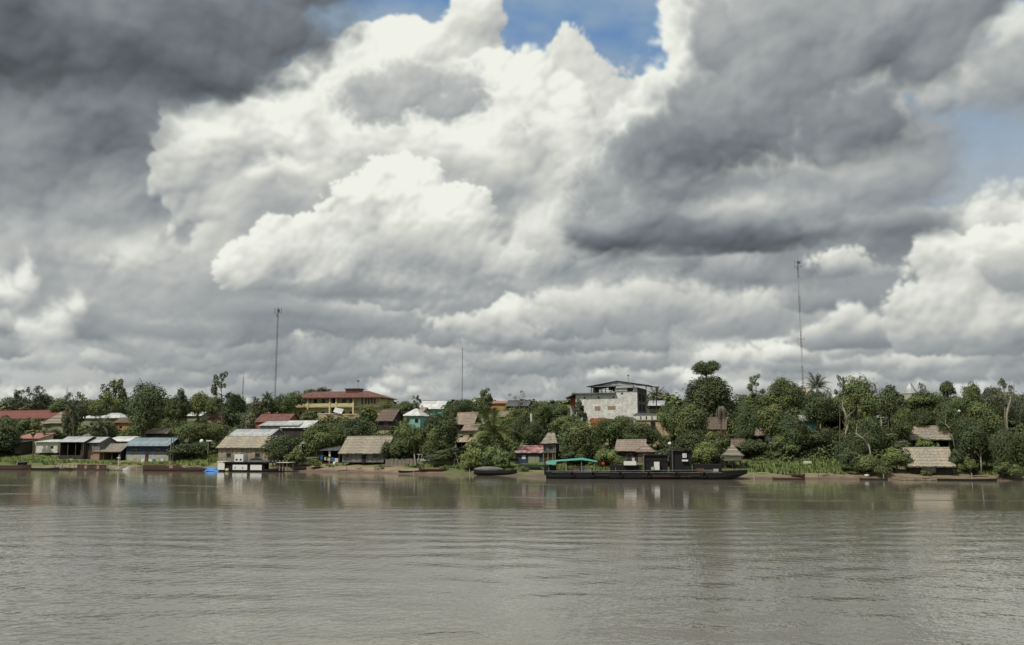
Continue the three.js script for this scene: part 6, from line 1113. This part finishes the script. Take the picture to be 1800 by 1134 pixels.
// mooring stakes, drift timber, tyres and ropes along the landing
{
  const r = rng(808), near = [[24, 'the small black boat cabin'], [76, 'the slim black canoe'], [128, 'the reddish plank raft'], [192, 'the pale canoe'], [236, 'the short whitish canoe'], [278, 'the end of the rusty barge'], [340, 'the heaped timber of the barge'], [396, 'the blue tarpaulin'], [506, 'the posts of the white boat'], [548, 'the white canoe'], [606, 'the large thatched hut'], [664, 'the grey plank fence'], [724, 'the thin black canoe'], [776, 'the bleached wooden frames'], [826, 'the bright green bushes'], [918, 'the dark green boat'], [1318, 'the cargo boat bow'], [1372, 'the brown canoe on the mud'], [1436, 'the grassy bank'], [1490, 'the bent white trunk'], [1548, 'the pale driftwood canoe'], [1616, 'the lower thatched hut'], [1700, 'the dark broad tree'], [1764, 'the frame edge trees']];
  near.forEach(([x0, where], i) => {
    const x = x0 + r() * 10;
    if (i % 2 === 0) { const p = moor(x, 0.2 + r() * 1.2), h = 1.0 + r() * 1.5, pale = r() < 0.4, g = thing('mooring_stake', `thin ${pale ? 'pale' : 'brown'} mooring stake in the shallows by ${where}`, 'stake', p, 0, 'mooring stakes along the shore'); part(g, 'shaft', bar(V(0, -0.8, 0), V((r() - 0.5) * 0.5, h, (r() - 0.5) * 0.3), 0.07, 0.05), pale ? M.bone : M.wood); part(g, 'rope', bar(V(0, h * 0.5, 0), V(0.5, 0.1, -1.4), 0.02, 0.02, 4), M.bone); }
    const q = moor(x + 14, -2.2 - r() * 3.5); q.y = land(q.x, -q.z) + 0.08; const w = 0.9 + r() * 2.2, grey = r() < 0.5, g = thing('drift_timber', `${w > 2 ? 'long' : 'short'} ${grey ? 'grey' : 'brown'} drift timber on the shore by ${where}`, 'timber', q, r() * 1.2 - 0.6, 'drift timbers on the shore');
    part(g, 'log', bar(V(-w / 2, 0, 0), V(w / 2, 0.06, 0), 0.09, 0.05), grey ? M.bone : M.woodBrown); part(g, 'twig', bar(V(0, 0, 0), V(0.4, 0.5 + r() * 0.3, 0.2), 0.04, 0.015, 5), M.woodBrown);
    if (i % 2) { const k = moor(x + 4, -3 - r() * 4); k.y = land(k.x, -k.z); const t = thing('weed_tuft', `low tuft of green weeds at the mud edge by ${where}`, 'weeds', k, 0, 'weeds at the water edge'), m = mesh(t, 'leaves', variants.bushfar[i % 3].crown, GREENS[i % 4 === 1 ? 5 : 4]), u = 1 + r() * 1.6; m.scale.set(u, 0.7 + r() * 0.7, u); m.position.y = -0.1; part(t, 'stalk', bar(V(0, -0.1, 0), V(0.1, 0.9, 0), 0.02, 0.01, 4), GREENS[4]); }
  });
  for (const [x0, y0, x1, y1, foot, label, n] of [[596, 806, 560, 800, 816, 'washing line with pale clothes beside the large thatched hut', 5], [150, 808, 120, 806, 810, 'short washing line in front of the open dark house', 4], [246, 806, 290, 804, 812, 'washing line along the pale concrete base of the dark blue house', 6]]) {
    const p = spot((x0 + x1) / 2, foot), D = -p.z, a = at(x0, y0, D).sub(p), b = at(x1, y1, D).sub(p), g = thing('washing_line', label, 'washing line', p);
    for (const e of [a, b]) part(g, 'pole', bar(V(e.x, -0.5, 0), V(e.x, e.y + 0.1, 0), 0.05), M.wood); part(g, 'line', bar(V(a.x, a.y, 0), V(b.x, b.y, 0), 0.015, 0.015, 4), M.steel);
    for (let i = 0; i < n; i++) { const q = a.clone().lerp(b, (i + 0.7) / (n + 0.5)); part(g, 'cloth', box(0.45 + r() * 0.4, 0.6 + r() * 0.4, 0.03, q.x, q.y - 0.95, 0.02, r() * 0.5), [M.whitePaint, M.blueTarp, M.cream, M.redPaint][Math.floor(r() * 4)]); }
  }
}
// radio masts
mast(489, 541, 400, 'slim grey lattice mast with dishes behind the rusty red roof', { sections: 6, mats: [M.steel], w: 0.36, r: 0.055, dishes: [[0.97, 0.7, 0.6], [0.93, 0.55, -0.8]], arms: [0.985, 0.955] });
mast(813, 612, 480, 'thin faint mast standing alone above the round tree', { sections: 5, mats: [M.steel], w: 0.22, r: 0.045 });
mast(1402, 458, 420, 'tall red and white banded lattice mast above the grove', { sections: 9, mats: [M.mastRed, M.mastGrey], w: 0.4, r: 0.055, dishes: [[0.985, 0.8, 0.4], [0.95, 0.6, -0.7]], arms: [0.99, 0.96, 0.5] });
mast(428, 662, 430, 'short distant mast behind the airy tree', { sections: 4, mats: [M.steel], w: 0.25, r: 0.045 });
mast(118, 684, 430, 'shortest distant mast over the steep thatched roof', { sections: 3, mats: [M.steel], w: 0.25, r: 0.045 });

renderer.render(scene, camera);
